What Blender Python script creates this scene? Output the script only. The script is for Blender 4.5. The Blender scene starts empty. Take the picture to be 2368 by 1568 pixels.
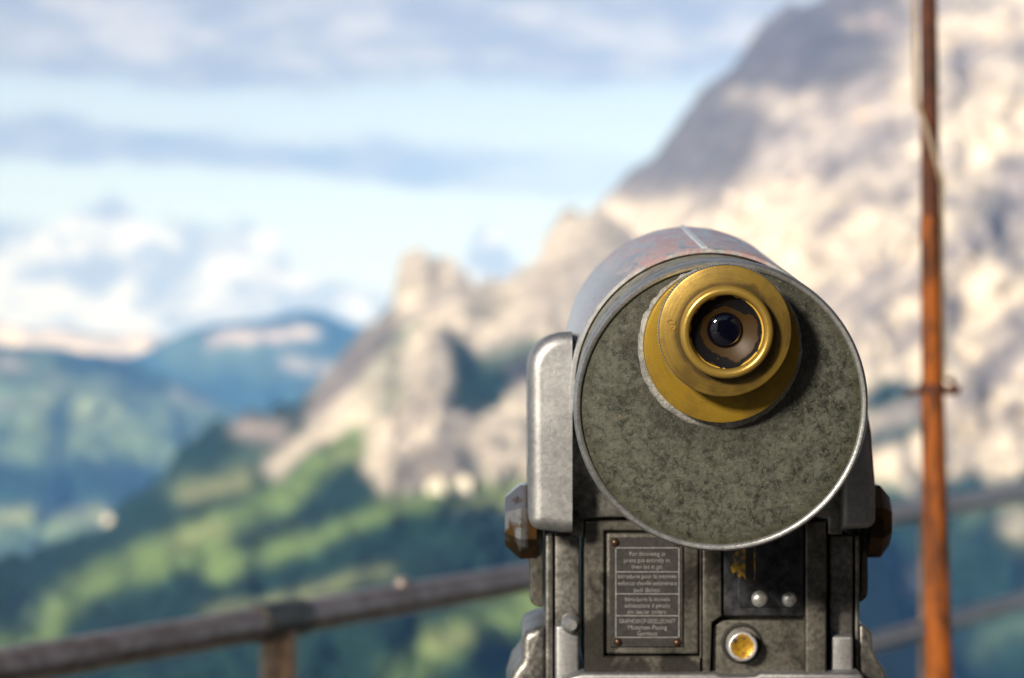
import bpy, bmesh, math, random
import numpy as np
from mathutils import Matrix, Vector, noise as mnoise

random.seed(7)
scene = bpy.context.scene
col = scene.collection
R = math.radians

# ------------------------------------------------------------------ camera
EYE = 1.45                      # lens height above the terrace
FOC = 5017.0                    # 50 mm lens on a 23.6 mm sensor, measured over 2368 units of width
CX, CY = 1184.0, 784.0
cam_data = bpy.data.cameras.new('camera')
cam_data.sensor_width = 23.6
cam_data.lens = 50.0
cam_data.clip_start = 0.05
cam_data.clip_end = 120000.0
cam_data.dof.use_dof = True
cam_data.dof.focus_distance = 1.088
cam_data.dof.aperture_fstop = 5.1
cam = bpy.data.objects.new('camera', cam_data)
col.objects.link(cam)
cam.location = (0, 0, EYE)
cam.rotation_euler = (R(90), 0, 0)
scene.camera = cam

# ------------------------------------------------------------------ light
SUN = Vector((-0.53, -0.79, 0.36)).normalized()      # towards the sun
sun_el = math.asin(SUN.z)
sun_az = math.atan2(SUN.x, SUN.y)
sl = bpy.data.lights.new('sun', 'SUN')
sl.energy = 5.0
sl.angle = R(8.0)
sl.color = (1.0, 0.915, 0.80)
so = bpy.data.objects.new('sun', sl)
col.objects.link(so)
so.rotation_euler = (-SUN).to_track_quat('-Z', 'Y').to_euler()

scene.view_settings.view_transform = 'Standard'
scene.view_settings.look = 'None'
scene.view_settings.gamma = 1.0
scene.view_settings.use_curve_mapping = False
scene.view_settings.exposure = 0.85

scene.render.engine = 'CYCLES'
cy = scene.cycles
cy.use_denoising = True
cy.max_bounces = 6
cy.diffuse_bounces = 2
cy.glossy_bounces = 4
cy.transmission_bounces = 4
cy.volume_bounces = 0
cy.sample_clamp_indirect = 4.0


class NT:
    """small helper to wire shader nodes"""
    def __init__(self, tree):
        self.t = tree
        self.t.nodes.clear()

    def n(self, kind, props=None, **ins):
        nd = self.t.nodes.new(kind)
        for k, v in (props or {}).items():
            setattr(nd, k, v)
        for k, v in ins.items():
            key = int(k[1:]) if k[0] == 'i' and k[1:].isdigit() else k.replace('_', ' ')
            self.put(nd, key, v)
        return nd

    def put(self, nd, key, v):
        s = nd.inputs[key]
        if isinstance(v, bpy.types.NodeSocket):
            self.t.links.new(v, s)
        elif isinstance(v, bpy.types.Node):
            self.t.links.new(v.outputs[0], s)
        else:
            if isinstance(v, (tuple, list)) and len(v) == 3 and s.type == 'RGBA':
                v = (*v, 1.0)
            s.default_value = v

    def m(self, op, a, b=0.0, c=0.0):
        nd = self.n('ShaderNodeMath', {'operation': op})
        self.put(nd, 0, a); self.put(nd, 1, b); self.put(nd, 2, c)
        return nd.outputs[0]

    def sm(self, v, a, b, lo=0.0, hi=1.0):
        nd = self.n('ShaderNodeMapRange', {'interpolation_type': 'SMOOTHSTEP'})
        for k, x in zip(('Value', 'From Min', 'From Max', 'To Min', 'To Max'), (v, a, b, lo, hi)):
            self.put(nd, k, x)
        return nd.outputs[0]

    def mix(self, f, a, b):
        nd = self.n('ShaderNodeMix', {'data_type': 'RGBA'})
        self.put(nd, 0, f); self.put(nd, 6, a); self.put(nd, 7, b)
        return nd.outputs[2]

    def noise(self, vec, scale, detail=4.0, rough=0.55, dist=0.0):
        nd = self.n('ShaderNodeTexNoise', None, Scale=scale, Detail=detail, Roughness=rough, Distortion=dist)
        if vec is not None:
            self.put(nd, 'Vector', vec)
        return nd.outputs[0]

    def vec(self, x, y, z):
        nd = self.n('ShaderNodeCombineXYZ')
        self.put(nd, 0, x); self.put(nd, 1, y); self.put(nd, 2, z)
        return nd.outputs[0]


# ------------------------------------------------------------------ world: sky with stratus layers
world = bpy.data.worlds.new('World')
scene.world = world
world.use_nodes = True
w = NT(world.node_tree)
geo = w.n('ShaderNodeTexCoord').outputs['Generated']
sep = w.n('ShaderNodeSeparateXYZ', None, Vector=geo)
X, Y, Z = sep.outputs
az = w.m('ARCTAN2', X, Y)
el = w.m('ARCSINE', Z)
sky = w.n('ShaderNodeTexSky', {'sky_type': 'NISHITA', 'sun_disc': False, 'sun_elevation': sun_el,
                               'sun_rotation': sun_az, 'altitude': 2000.0, 'air_density': 1.0,
                               'dust_density': 1.2, 'ozone_density': 1.0})
# stratus sheets: long flat layers that drift slightly with bearing
wob = w.m('SUBTRACT', w.noise(w.vec(w.m('MULTIPLY', az, 9.0), w.m('MULTIPLY', el, 22.0), 0.3), 1.0, 4, 0.6), 0.5)
wob2 = w.m('SUBTRACT', w.noise(w.vec(w.m('MULTIPLY', az, 22.0), w.m('MULTIPLY', el, 70.0), 3.3), 1.0, 5, 0.65), 0.5)
elw = w.m('ADD', el, w.m('ADD', w.m('MULTIPLY', wob, 0.022), w.m('MULTIPLY', wob2, 0.014)))


def band(e0, e1, soft_lo, soft_hi):
    return w.m('MULTIPLY', w.sm(elw, e0 - soft_lo, e0 + soft_lo), w.sm(elw, e1 - soft_hi, e1 + soft_hi, 1.0, 0.0))


high = w.sm(elw, 0.110, 0.124)                                   # the upper sheet starts at 6.5 degrees
holes = w.noise(w.vec(w.m('MULTIPLY', az, 7.0), w.m('MULTIPLY', el, 9.0), 1.7), 1.0, 5, 0.6)
high = w.m('MULTIPLY', high, w.m('MAXIMUM', w.sm(el, 0.35, 0.22), w.sm(holes, 0.50, 0.68)))
# second sheet, sinking a little towards the right and thinning out there
tilt = w.m('ADD', elw, w.m('MULTIPLY', az, 0.055))
low = w.m('MULTIPLY', w.sm(tilt, 0.0655, 0.0725), w.sm(tilt, 0.080, 0.092, 1.0, 0.0))
low = w.m('MULTIPLY', low, w.sm(az, 0.04, -0.06, 0.45, 1.0))
lump = w.noise(w.vec(w.m('MULTIPLY', az, 20.0), w.m('MULTIPLY', el, 62.0), 5.1), 1.0, 6, 0.62)
belly = w.sm(elw, 0.135, 0.112)                                  # thicker, bluer underside of the sheet
ccol = w.mix(w.sm(lump, 0.38, 0.66), (0.46, 0.51, 0.68), (0.80, 0.80, 0.88))
ccol = w.mix(w.m('MULTIPLY', belly, 0.45), ccol, (0.38, 0.46, 0.68))
lcol = w.mix(w.sm(lump, 0.35, 0.70), (0.38, 0.45, 0.67), (0.56, 0.60, 0.77))
cc = w.mix(low, ccol, lcol)
mask = w.m('MAXIMUM', w.m('MULTIPLY', high, 0.93), w.m('MULTIPLY', low, 0.90))
# thin veil that whitens the open sky near the horizon
veil = w.m('MULTIPLY', w.sm(el, 0.30, 0.0), 0.70)
# cumulus bank over the far range: cloud-top height by bearing, broken up into billows
tops = [(-1200, 470), (-500, 440), (-150, 500), (0, 505), (110, 505), (190, 470), (262, 448), (310, 490), (345, 520), (400, 505), (480, 515), (560, 505), (625, 525), (675, 590),
        (760, 650), (900, 670), (1010, 670), (1070, 600), (1095, 510), (1125, 480), (1160, 530), (1195, 590), (1240, 640), (1330, 700), (1800, 640), (2400, 560)]
ramp = w.n('ShaderNodeValToRGB')
ramp.color_ramp.interpolation = 'EASE'
rs = ramp.color_ramp.elements
azr = lambda x: math.atan((x - CX) / FOC)
A0, A1 = azr(-1200), azr(2400)
while len(rs) < len(tops): rs.new(0.5)
for e, (x, y) in zip(rs, tops):
    e.position = (azr(x) - A0) / (A1 - A0)
for e, (x, y) in zip(rs, tops):
    v = (CY - y) / FOC * 8.0
    e.color = (v, v, v, 1)
w.put(ramp, 0, w.m('DIVIDE', w.m('SUBTRACT', az, A0), A1 - A0))
top_el = w.m('DIVIDE', ramp.outputs[0], 8.0)
b1 = w.noise(w.vec(w.m('MULTIPLY', az, 34.0), w.m('MULTIPLY', el, 44.0), 7.7), 1.0, 5, 0.6)
b2 = w.noise(w.vec(w.m('MULTIPLY', az, 30.0), w.m('MULTIPLY', el, 46.0), 2.2), 1.0, 4, 0.55)
cum = w.sm(w.m('ADD', w.m('SUBTRACT', top_el, el), w.m('MULTIPLY', w.m('SUBTRACT', b1, 0.5), 0.022)), -0.003, 0.007)
ccum = w.mix(w.sm(b2, 0.40, 0.62), (0.46, 0.51, 0.68), (1.0, 0.975, 0.97))
ccum = w.mix(w.m('MULTIPLY', w.sm(el, 0.012, -0.002), 0.35), ccum, (0.70, 0.75, 0.88))
bg1 = w.n('ShaderNodeBackground', None, Color=sky.outputs[0], Strength=0.06)
bgv = w.n('ShaderNodeBackground', None, Color=(0.84, 0.895, 0.99), Strength=0.60)
bg2 = w.n('ShaderNodeBackground', None, Color=cc, Strength=0.51)
mx0 = w.n('ShaderNodeMixShader', None, i0=veil, i1=bg1, i2=bgv)
mx1 = w.n('ShaderNodeMixShader', None, i0=mask, i1=mx0, i2=bg2)
bg3 = w.n('ShaderNodeBackground', None, Color=ccum, Strength=0.59)
mx = w.n('ShaderNodeMixShader', None, i0=w.m('MULTIPLY', cum, 0.95), i1=mx1, i2=bg3)
w.n('ShaderNodeOutputWorld', None, Surface=mx)


# ------------------------------------------------------------------ helpers
def at(px, py, d):
    """a point seen at (px, py) and standing d metres away"""
    return Vector(((px - CX) / FOC * d, d, EYE - (py - CY) / FOC * d))


def tag(o, label=None, cat=None, group=None, kind=None):
    if label: o['label'] = label
    if cat: o['category'] = cat
    if group: o['group'] = group
    if kind: o['kind'] = kind
    return o


def empty(name, loc):
    e = bpy.data.objects.new(name, None)
    e.empty_display_size = 0.05
    col.objects.link(e)
    e.location = loc
    return e


def wloc(o):
    v = Vector(o.location)
    while o.parent:
        o = o.parent
        v += o.location
    return v


def obj(name, bm, mat, parent=None, smooth=35, centre=True):
    """bmesh in world coordinates -> one mesh object, origin at its middle"""
    bmesh.ops.recalc_face_normals(bm, faces=bm.faces)
    me = bpy.data.meshes.new(name)
    c = Vector()
    if centre and len(bm.verts):
        lo = Vector([min(v.co[i] for v in bm.verts) for i in range(3)])
        hi = Vector([max(v.co[i] for v in bm.verts) for i in range(3)])
        c = (lo + hi) / 2
        bmesh.ops.translate(bm, verts=bm.verts, vec=-c)
    bm.to_mesh(me)
    bm.free()
    if smooth:
        me.polygons.foreach_set('use_smooth', [True] * len(me.polygons))
        me.set_sharp_from_angle(angle=R(smooth))
    me.materials.append(mat)
    o = bpy.data.objects.new(name, me)
    col.objects.link(o)
    o.parent = parent
    o.location = c - (wloc(parent) if parent else Vector())
    return o


def lathe(bm, prof, M, n=96, teeth=None):
    """prof: (radius, y) pairs, turned about the local y axis"""
    rings = []
    for k, (r, y) in enumerate(prof):
        if r < 1e-6:
            rings.append([bm.verts.new(M @ Vector((0, y, 0)))])
            continue
        ring = []
        for i in range(n):
            a = 2 * math.pi * i / n
            rr = r
            if teeth and k in teeth:
                rr = r - (0.0006 if i % 2 else 0.0)
            ring.append(bm.verts.new(M @ Vector((rr * math.sin(a), y, rr * math.cos(a)))))
        rings.append(ring)
    for a, b in zip(rings, rings[1:]):
        if len(a) == 1 and len(b) == 1:
            continue
        for i in range(n):
            j = (i + 1) % n
            if len(a) == 1: bm.faces.new((a[0], b[i], b[j]))
            elif len(b) == 1: bm.faces.new((a[i], b[0], a[j]))
            else: bm.faces.new((a[i], b[i], b[j], a[j]))
    return bm


def extr(bm, pts, y0, y1, M=Matrix(), bev=0.0, seg=3, taper=1.0):
    """outline pts in local x, z pushed from y0 back to y1"""
    vs = [bm.verts.new(Vector((x, y0, z))) for x, z in pts]
    f = bm.faces.new(vs)
    ret = bmesh.ops.extrude_face_region(bm, geom=[f])
    top = [g for g in ret['geom'] if isinstance(g, bmesh.types.BMVert)]
    for v in top: v.co.y = y1
    allv = set(vs) | set(top)
    if bev > 0:
        es = [e for e in bm.edges if e.verts[0] in allv and e.verts[1] in allv
              and abs(e.verts[0].co.y - y0) < 1e-6 and abs(e.verts[1].co.y - y0) < 1e-6]
        r2 = bmesh.ops.bevel(bm, geom=es, offset=bev, segments=seg, affect='EDGES', profile=0.5, clamp_overlap=True)
        allv = {v for v in bm.verts if v in allv or any(v in fc.verts for fc in r2['faces'])}
    for v in allv:
        if v.is_valid: v.co = M @ v.co
    return bm


def rrect(x0, x1, z0, z1, r, n=6):
    """rounded rectangle, r = radius or (tl, tr, br, bl)"""
    if not isinstance(r, (tuple, list)): r = (r,) * 4
    pts = []
    for (cx, cz, a0, rr) in ((x0 + r[0], z1 - r[0], 180, r[0]), (x1 - r[1], z1 - r[1], 90, r[1]),
                             (x1 - r[2], z0 + r[2], 0, r[2]), (x0 + r[3], z0 + r[3], -90, r[3])):
        for i in range(n + 1):
            a = R(a0 - 90 * i / n)
            pts.append((cx + rr * math.cos(a), cz + rr * math.sin(a)))
    return pts


def rectpx(x0, x1, y0, y1, d, r=0.0005, n=4):
    a, b = at(x0, y1, d), at(x1, y0, d)
    return rrect(a.x, b.x, a.z, b.z, r, n)


def framepx(bm, o, i, d0, d1, bev=0.0012):
    """a raised frame with a rectangular hole"""
    def ring(q, d):
        a, b = at(q[0], q[3], d0), at(q[1], q[2], d0)
        return [bm.verts.new((x, d, z)) for x, z in ((a.x, a.z), (b.x, a.z), (b.x, b.z), (a.x, b.z))]
    g = bev * FOC / d0
    A = ring(o, d1); B = ring(o, d0 + bev)
    C = ring((o[0] + g, o[1] - g, o[2] + g, o[3] - g), d0)
    D = ring((i[0] - g, i[1] + g, i[2] - g, i[3] + g), d0)
    E = ring(i, d0 + bev); F = ring(i, d1)
    for p, q in ((A, B), (B, C), (C, D), (D, E), (E, F), (F, A)):
        for k in range(4):
            bm.faces.new((p[k], p[(k + 1) % 4], q[(k + 1) % 4], q[k]))
    return bm


def tube(bm, pts, rad, n=16, cap=True):
    pts = [Vector(p) for p in pts]
    rads = rad if isinstance(rad, (list, tuple)) else [rad] * len(pts)
    rings = []
    up = Vector((0.3, 0.1, 1)).normalized()
    for k, p in enumerate(pts):
        t = (pts[min(k + 1, len(pts) - 1)] - pts[max(k - 1, 0)]).normalized()
        if abs(t.dot(up)) > 0.95: up = Vector((1, 0.2, 0))
        u = t.cross(up).normalized(); v = u.cross(t)
        rings.append([bm.verts.new(p + rads[k] * (math.cos(2 * math.pi * i / n) * u + math.sin(2 * math.pi * i / n) * v))
                      for i in range(n)])
    for a, b in zip(rings, rings[1:]):
        for i in range(n):
            bm.faces.new((a[i], a[(i + 1) % n], b[(i + 1) % n], b[i]))
    if cap:
        bm.faces.new(rings[0]); bm.faces.new(rings[-1])
    return bm


# ------------------------------------------------------------------ materials
MATS = {}


def mat(name):
    m = bpy.data.materials.new(name)
    m.use_nodes = True
    MATS[name] = m
    return m, NT(m.node_tree)


def finish(t, bs, bump=None, strength=0.3, dist=0.001):
    if bump is not None:
        b = t.n('ShaderNodeBump', None, Strength=strength, Distance=dist, Height=bump)
        t.put(bs, 'Normal', b.outputs[0])
    t.n('ShaderNodeOutputMaterial', None, Surface=bs)


def pos(t):
    return t.n('ShaderNodeNewGeometry').outputs['Position']


def m_cast(name, dark, light, metallic, rough, stain=0.0, scale=1.0, bump=0.20):
    """cast alloy with a grainy skin, wear and grease"""
    m, t = mat(name)
    p = pos(t)
    n1 = t.noise(p, 420 * scale, 5, 0.65)
    n2 = t.noise(p, 60 * scale, 5, 0.6)
    n3 = t.noise(p, 1500 * scale, 2, 0.5)
    f = t.sm(t.m('ADD', t.m('MULTIPLY', n1, 0.5), t.m('MULTIPLY', n2, 0.5)), 0.32, 0.70)
    c = t.mix(f, dark, light)
    if stain:
        n4 = t.noise(p, 26 * scale, 6, 0.65, 0.6)
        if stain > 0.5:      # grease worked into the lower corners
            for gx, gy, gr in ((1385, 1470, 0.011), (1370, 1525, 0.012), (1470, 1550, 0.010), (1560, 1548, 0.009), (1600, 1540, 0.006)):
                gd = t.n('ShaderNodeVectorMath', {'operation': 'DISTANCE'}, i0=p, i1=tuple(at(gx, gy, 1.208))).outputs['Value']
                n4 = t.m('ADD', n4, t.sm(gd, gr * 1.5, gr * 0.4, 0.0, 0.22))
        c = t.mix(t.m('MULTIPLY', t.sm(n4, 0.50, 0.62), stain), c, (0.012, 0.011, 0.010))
    ro = t.m('ADD', rough, t.m('MULTIPLY', t.m('SUBTRACT', n1, 0.5), 0.18))
    bs = t.n('ShaderNodeBsdfPrincipled', None, Base_Color=c, Metallic=metallic, Roughness=ro)
    finish(t, bs, t.m('ADD', n1, t.m('MULTIPLY', n3, 0.5)), bump, 0.0009)
    return m


m_cast('cast_alloy', (0.185, 0.19, 0.207), (0.285, 0.29, 0.305), 0.85, 0.50, 0.12, 1.0, 0.12)
m_cast('cast_alloy_worn', (0.05, 0.049, 0.048), (0.23, 0.227, 0.222), 0.75, 0.40, 0.55, 0.8)
m_cast('cast_alloy_dull', (0.032, 0.031, 0.028), (0.120, 0.115, 0.103), 0.62, 0.46, 0.85)
m_cast('rim_alloy', (0.18, 0.19, 0.20), (0.32, 0.33, 0.35), 0.75, 0.37, 0.0, 1.5, 0.15)
m_cast('bare_metal', (0.07, 0.07, 0.067), (0.27, 0.27, 0.265), 0.25, 0.55, 0.0, 1.6, 0.6)


def barrel_mat():
    m, t = mat('barrel_alloy')
    tc = t.n('ShaderNodeTexCoord').outputs['Object']
    s = t.n('ShaderNodeSeparateXYZ', None, Vector=tc)
    n1 = t.noise(tc, 300, 5, 0.6)
    n2 = t.noise(t.n('ShaderNodeMapping', None, Vector=tc, Scale=(1, 0.35, 1)).outputs[0], 85, 5, 0.7, 0.4)
    c = t.mix(t.sm(n1, 0.3, 0.7), (0.36, 0.37, 0.40), (0.50, 0.51, 0.54))
    # remains of red paint on the upper side
    ang = t.m('ARCTAN2', s.outputs[0], s.outputs[2])
    zone = t.m('MULTIPLY', t.sm(ang, -0.85, -0.55), t.sm(ang, 0.62, 0.40))
    red = t.m('MULTIPLY', zone, t.sm(n2, 0.44, 0.55))
    c = t.mix(t.m('MULTIPLY', red, 0.68), c, (0.17, 0.05, 0.055))
    bs = t.n('ShaderNodeBsdfPrincipled', None, Base_Color=c, Metallic=t.m('SUBTRACT', 0.75, t.m('MULTIPLY', red, 0.7)),
             Roughness=0.40)
    finish(t, bs, n1, 0.15, 0.0006)


barrel_mat()


def hammer_mat():
    """olive-grey hammered enamel with blotches"""
    m, t = mat('hammered_enamel')
    p = pos(t)
    warp = t.n('ShaderNodeTexNoise', None, Vector=p, Scale=210.0, Detail=3.0)
    pw = t.n('ShaderNodeVectorMath', {'operation': 'MULTIPLY_ADD'}, i0=warp.outputs[1], i1=(0.006, 0.006, 0.006), i2=p).outputs[0]
    n1 = t.noise(pw, 430, 5, 0.68)
    n2 = t.noise(p, 95, 5, 0.6, 0.3)
    n3 = t.noise(pw, 900, 3, 0.5)
    v = t.n('ShaderNodeTexVoronoi', {'feature': 'SMOOTH_F1'}, Vector=pw, Scale=170.0, Smoothness=0.4).outputs['Distance']
    f = t.m('ADD', t.m('MULTIPLY', n1, 0.62), t.m('ADD', t.m('MULTIPLY', n2, 0.30), t.m('MULTIPLY', v, 0.16)))
    big = t.noise(p, 17, 3, 0.5)
    c = t.mix(t.sm(f, t.m('ADD', 0.34, t.m('MULTIPLY', t.m('SUBTRACT', big, 0.5), 0.20)), 0.70), (0.006, 0.0075, 0.005), (0.064, 0.068, 0.057))
    er = t.n('ShaderNodeVectorMath', {'operation': 'DISTANCE'}, i0=p, i1=tuple(at(1667, 938, 1.1))).outputs['Value']
    c = t.mix(t.m('MULTIPLY', t.sm(t.m('ADD', er, t.m('MULTIPLY', t.m('SUBTRACT', n1, 0.5), 0.014)), 0.0645, 0.0705), 0.55), c, (0.022, 0.023, 0.011))
    gd = t.n('ShaderNodeVectorMath', {'operation': 'DISTANCE'}, i0=p, i1=tuple(at(1680, 800, 1.1))).outputs['Value']
    c = t.mix(t.m('MULTIPLY', t.sm(t.m('ADD', gd, t.m('MULTIPLY', t.m('SUBTRACT', n2, 0.5), 0.03)), 0.060, 0.042), 0.55), c, (0.010, 0.010, 0.008))
    scr = t.noise(t.n('ShaderNodeMapping', None, Vector=p, Rotation=(0, 0.5, 0), Scale=(60, 60, 1600)).outputs[0], 1.0, 2, 0.5)
    c = t.mix(t.m('MULTIPLY', t.sm(scr, 0.70, 0.74), 0.22), c, (0.16, 0.165, 0.14))
    c = t.mix(t.m('MULTIPLY', t.sm(n3, 0.56, 0.72), 0.38), c, (0.125, 0.13, 0.10))
    rust = t.sm(t.n('ShaderNodeVectorMath', {'operation': 'DISTANCE'}, i0=pw, i1=tuple(at(1431, 963, 1.1) + Vector((0.003, 0.003, 0.003)))).outputs['Value'], 0.0014, 0.0010)
    c = t.mix(rust, c, (0.22, 0.09, 0.012))
    bs = t.n('ShaderNodeBsdfPrincipled', None, Base_Color=c, Metallic=0.1, Roughness=t.sm(n1, 0.3, 0.7, 0.42, 0.6), Specular_IOR_Level=0.35)
    finish(t, bs, t.m('ADD', f, t.m('MULTIPLY', n3, 0.15)), 0.35, 0.0010)


hammer_mat()


def brass_mat(name, base, tarn, rough=0.36, wear=0.5, scale=1.0, dark_ring=None):
    m, t = mat(name)
    p = pos(t)
    n1 = t.noise(p, 55 * scale, 5, 0.6, 0.3)
    n2 = t.noise(t.n('ShaderNodeMapping', None, Vector=p, Scale=(1, 1, 6)).outputs[0], 260 * scale, 4, 0.6)
    n3 = t.noise(p, 900 * scale, 3, 0.6)
    so_ = t.n('ShaderNodeSeparateXYZ', None, Vector=t.n('ShaderNodeTexCoord').outputs['Object']).outputs
    rad_ = t.m('SQRT', t.m('ADD', t.m('MULTIPLY', so_[0], so_[0]), t.m('MULTIPLY', so_[2], so_[2])))
    n2 = t.noise(t.vec(t.m('MULTIPLY', rad_, 2600.0), t.m('MULTIPLY', so_[0], 25.0), t.m('MULTIPLY', so_[2], 25.0)), 1.0, 3, 0.6)   # turning marks
    c = t.mix(t.m('MULTIPLY', t.sm(t.m('ADD', t.m('MULTIPLY', n1, 0.75), t.m('MULTIPLY', n2, 0.25)), 0.42, 0.66), wear), base, tarn)
    c = t.mix(t.m('MULTIPLY', t.sm(n3, 0.66, 0.74), 0.6), c, (0.06, 0.04, 0.012))
    if dark_ring:            # darker ring round the foot of the eyecup
        dd = t.n('ShaderNodeVectorMath', {'operation': 'DISTANCE'}, i0=p, i1=dark_ring).outputs['Value']
        c = t.mix(t.m('MULTIPLY', t.sm(t.m('ADD', dd, t.m('MULTIPLY', t.m('SUBTRACT', n1, 0.5), 0.010)), 0.0275, 0.0245), 0.8), c, (0.035, 0.024, 0.012))
    bs = t.n('ShaderNodeBsdfPrincipled', None, Base_Color=c, Metallic=0.62,
             Roughness=t.m('ADD', rough, t.m('MULTIPLY', t.m('SUBTRACT', n1, 0.5), 0.3)))
    finish(t, bs, t.m('ADD', n2, n3), 0.12, 0.0006)
    return m


brass_mat('brass', (0.270, 0.172, 0.018), (0.130, 0.080, 0.014), 0.42, 0.75)
brass_mat('brass_tarnished', (0.215, 0.142, 0.028), (0.100, 0.064, 0.016), 0.42, 0.9, 1.0, tuple(at(1680, 768, 1.072)))
brass_mat('brass_lip', (0.31, 0.205, 0.046), (0.18, 0.112, 0.024), 0.31, 0.35)


def funnel_mat():
    """black lacquer flaked off brass; the bare zone is the cone round the lens"""
    m, t = mat('flaked_lacquer')
    tc = t.n('ShaderNodeTexCoord').outputs['Object']
    s = t.n('ShaderNodeSeparateXYZ', None, Vector=tc)
    r = t.m('SQRT', t.m('ADD', t.m('MULTIPLY', s.outputs[0], s.outputs[0]), t.m('MULTIPLY', s.outputs[2], s.outputs[2])))
    n1 = t.noise(tc, 230, 5, 0.65)
    n2 = t.noise(tc, 62, 2, 0.5)
    edge = t.m('ADD', t.m('MULTIPLY', t.m('SUBTRACT', n1, 0.5), 0.0040), t.m('MULTIPLY', t.m('SUBTRACT', n2, 0.5), 0.0045))
    re = t.m('ADD', r, edge)
    # lacquer survives less on the lower right, where eyes and fingers rub
    rub = t.sm(t.m('SUBTRACT', s.outputs[0], t.m('MULTIPLY', s.outputs[2], 0.35)), 0.004, 0.013)
    lac = t.m('MULTIPLY', t.sm(re, t.m('ADD', 0.0124, t.m('MULTIPLY', rub, 0.0032)), t.m('ADD', 0.0127, t.m('MULTIPLY', rub, 0.0032))), t.sm(re, 0.01745, 0.01765, 1.0, 0.0))
    chips = t.sm(t.noise(tc, 420, 3, 0.6), 0.69, 0.705, 1.0, 0.0)
    lac = t.m('MULTIPLY', lac, chips)
    haze = t.m('MULTIPLY', t.sm(t.noise(tc, 90, 4, 0.6), 0.42, 0.62), 0.55)
    bare = t.mix(haze, (0.026, 0.0135, 0.0035), (0.030, 0.019, 0.010))
    bare = t.mix(t.sm(r, 0.0172, 0.0178), bare, (0.42, 0.26, 0.045))
    c = t.mix(lac, bare, (0.006, 0.006, 0.007))
    bs = t.n('ShaderNodeBsdfPrincipled', None, Base_Color=c, Metallic=0.0,
             Specular_IOR_Level=t.m('SUBTRACT', 0.16, t.m('MULTIPLY', lac, 0.12)), Roughness=t.m('ADD', 0.45, t.m('MULTIPLY', lac, 0.12)))
    finish(t, bs, t.m('ADD', lac, t.m('MULTIPLY', n1, 0.2)), 0.25, 0.0006)


funnel_mat()


def simple(name, c, metallic=0.0, rough=0.5, nscale=200.0, var=0.35, bump=0.1, spec=0.5, coat=0.0):
    m, t = mat(name)
    p = pos(t)
    n = t.noise(p, nscale, 5, 0.6)
    lo = tuple(v * (1 - var) for v in c); hi = tuple(min(1, v * (1 + var)) for v in c)
    cc_ = t.mix(t.sm(n, 0.3, 0.7), lo, hi)
    bs = t.n('ShaderNodeBsdfPrincipled', None, Base_Color=cc_, Metallic=metallic, Roughness=rough, Specular_IOR_Level=spec, Coat_Weight=coat)
    finish(t, bs, n, bump, 0.0008)
    return m


simple('lens_glass', (0.001, 0.0012, 0.004), 0.0, 0.03, 50, 0.1, 0.0, 0.45, 0.15)
simple('seam_bright', (0.42, 0.45, 0.49), 0.4, 0.4, 300, 0.2, 0.1)
simple('slot_black', (0.004, 0.004, 0.004), 0, 0.7)
simple('plaque_metal', (0.026, 0.026, 0.027), 0.35, 0.42, 500, 0.3, 0.12)
simple('lettering_white', (0.15, 0.15, 0.158), 0.1, 0.5, 900, 0.35, 0.0)
simple('rivet_rust', (0.04, 0.02, 0.011), 0.5, 0.35, 300)
simple('rivet_steel', (0.40, 0.41, 0.42), 0.7, 0.34, 500, 0.35, 0.2)
simple('plate_steel', (0.055, 0.058, 0.068), 0.75, 0.26, 160, 0.6, 0.12)
ym, yt = mat('yellow_paint')
yp = pos(yt)
yn = yt.noise(yp, 330, 5, 0.65)
finish(yt, yt.n('ShaderNodeBsdfPrincipled', None, Base_Color=yt.mix(yt.sm(yn, 0.44, 0.54), (0.045, 0.046, 0.05), (0.30, 0.185, 0.012)), Roughness=0.45), yn, 0.4, 0.0006)
simple('gap_dark', (0.006, 0.006, 0.006), 0, 0.8)


def nut_mat():
    m, t = mat('nut_rusty_shaded_chrome')
    p = pos(t)
    n1 = t.noise(p, 75, 5, 0.6, 0.3)
    s = t.n('ShaderNodeSeparateXYZ', None, Vector=t.n('ShaderNodeTexCoord').outputs['Object'])
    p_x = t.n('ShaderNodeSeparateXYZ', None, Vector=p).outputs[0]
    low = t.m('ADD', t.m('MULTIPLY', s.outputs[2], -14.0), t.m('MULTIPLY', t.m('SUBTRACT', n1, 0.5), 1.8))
    rim = t.m('MAXIMUM', t.sm(s.outputs[0], 0.001, 0.005), t.sm(p_x, 0.05, 0.06))  # right nut wholly dark: its shade is put into the rust colour
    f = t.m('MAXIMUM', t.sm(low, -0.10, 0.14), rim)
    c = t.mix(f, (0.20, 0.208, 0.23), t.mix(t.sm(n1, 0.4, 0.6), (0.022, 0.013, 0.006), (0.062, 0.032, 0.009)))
    bs = t.n('ShaderNodeBsdfPrincipled', None, Base_Color=c, Metallic=0.8, Roughness=t.m('ADD', 0.22, t.m('MULTIPLY', f, 0.15)))
    finish(t, bs, n1, 0.15, 0.001)


nut_mat()


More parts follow.
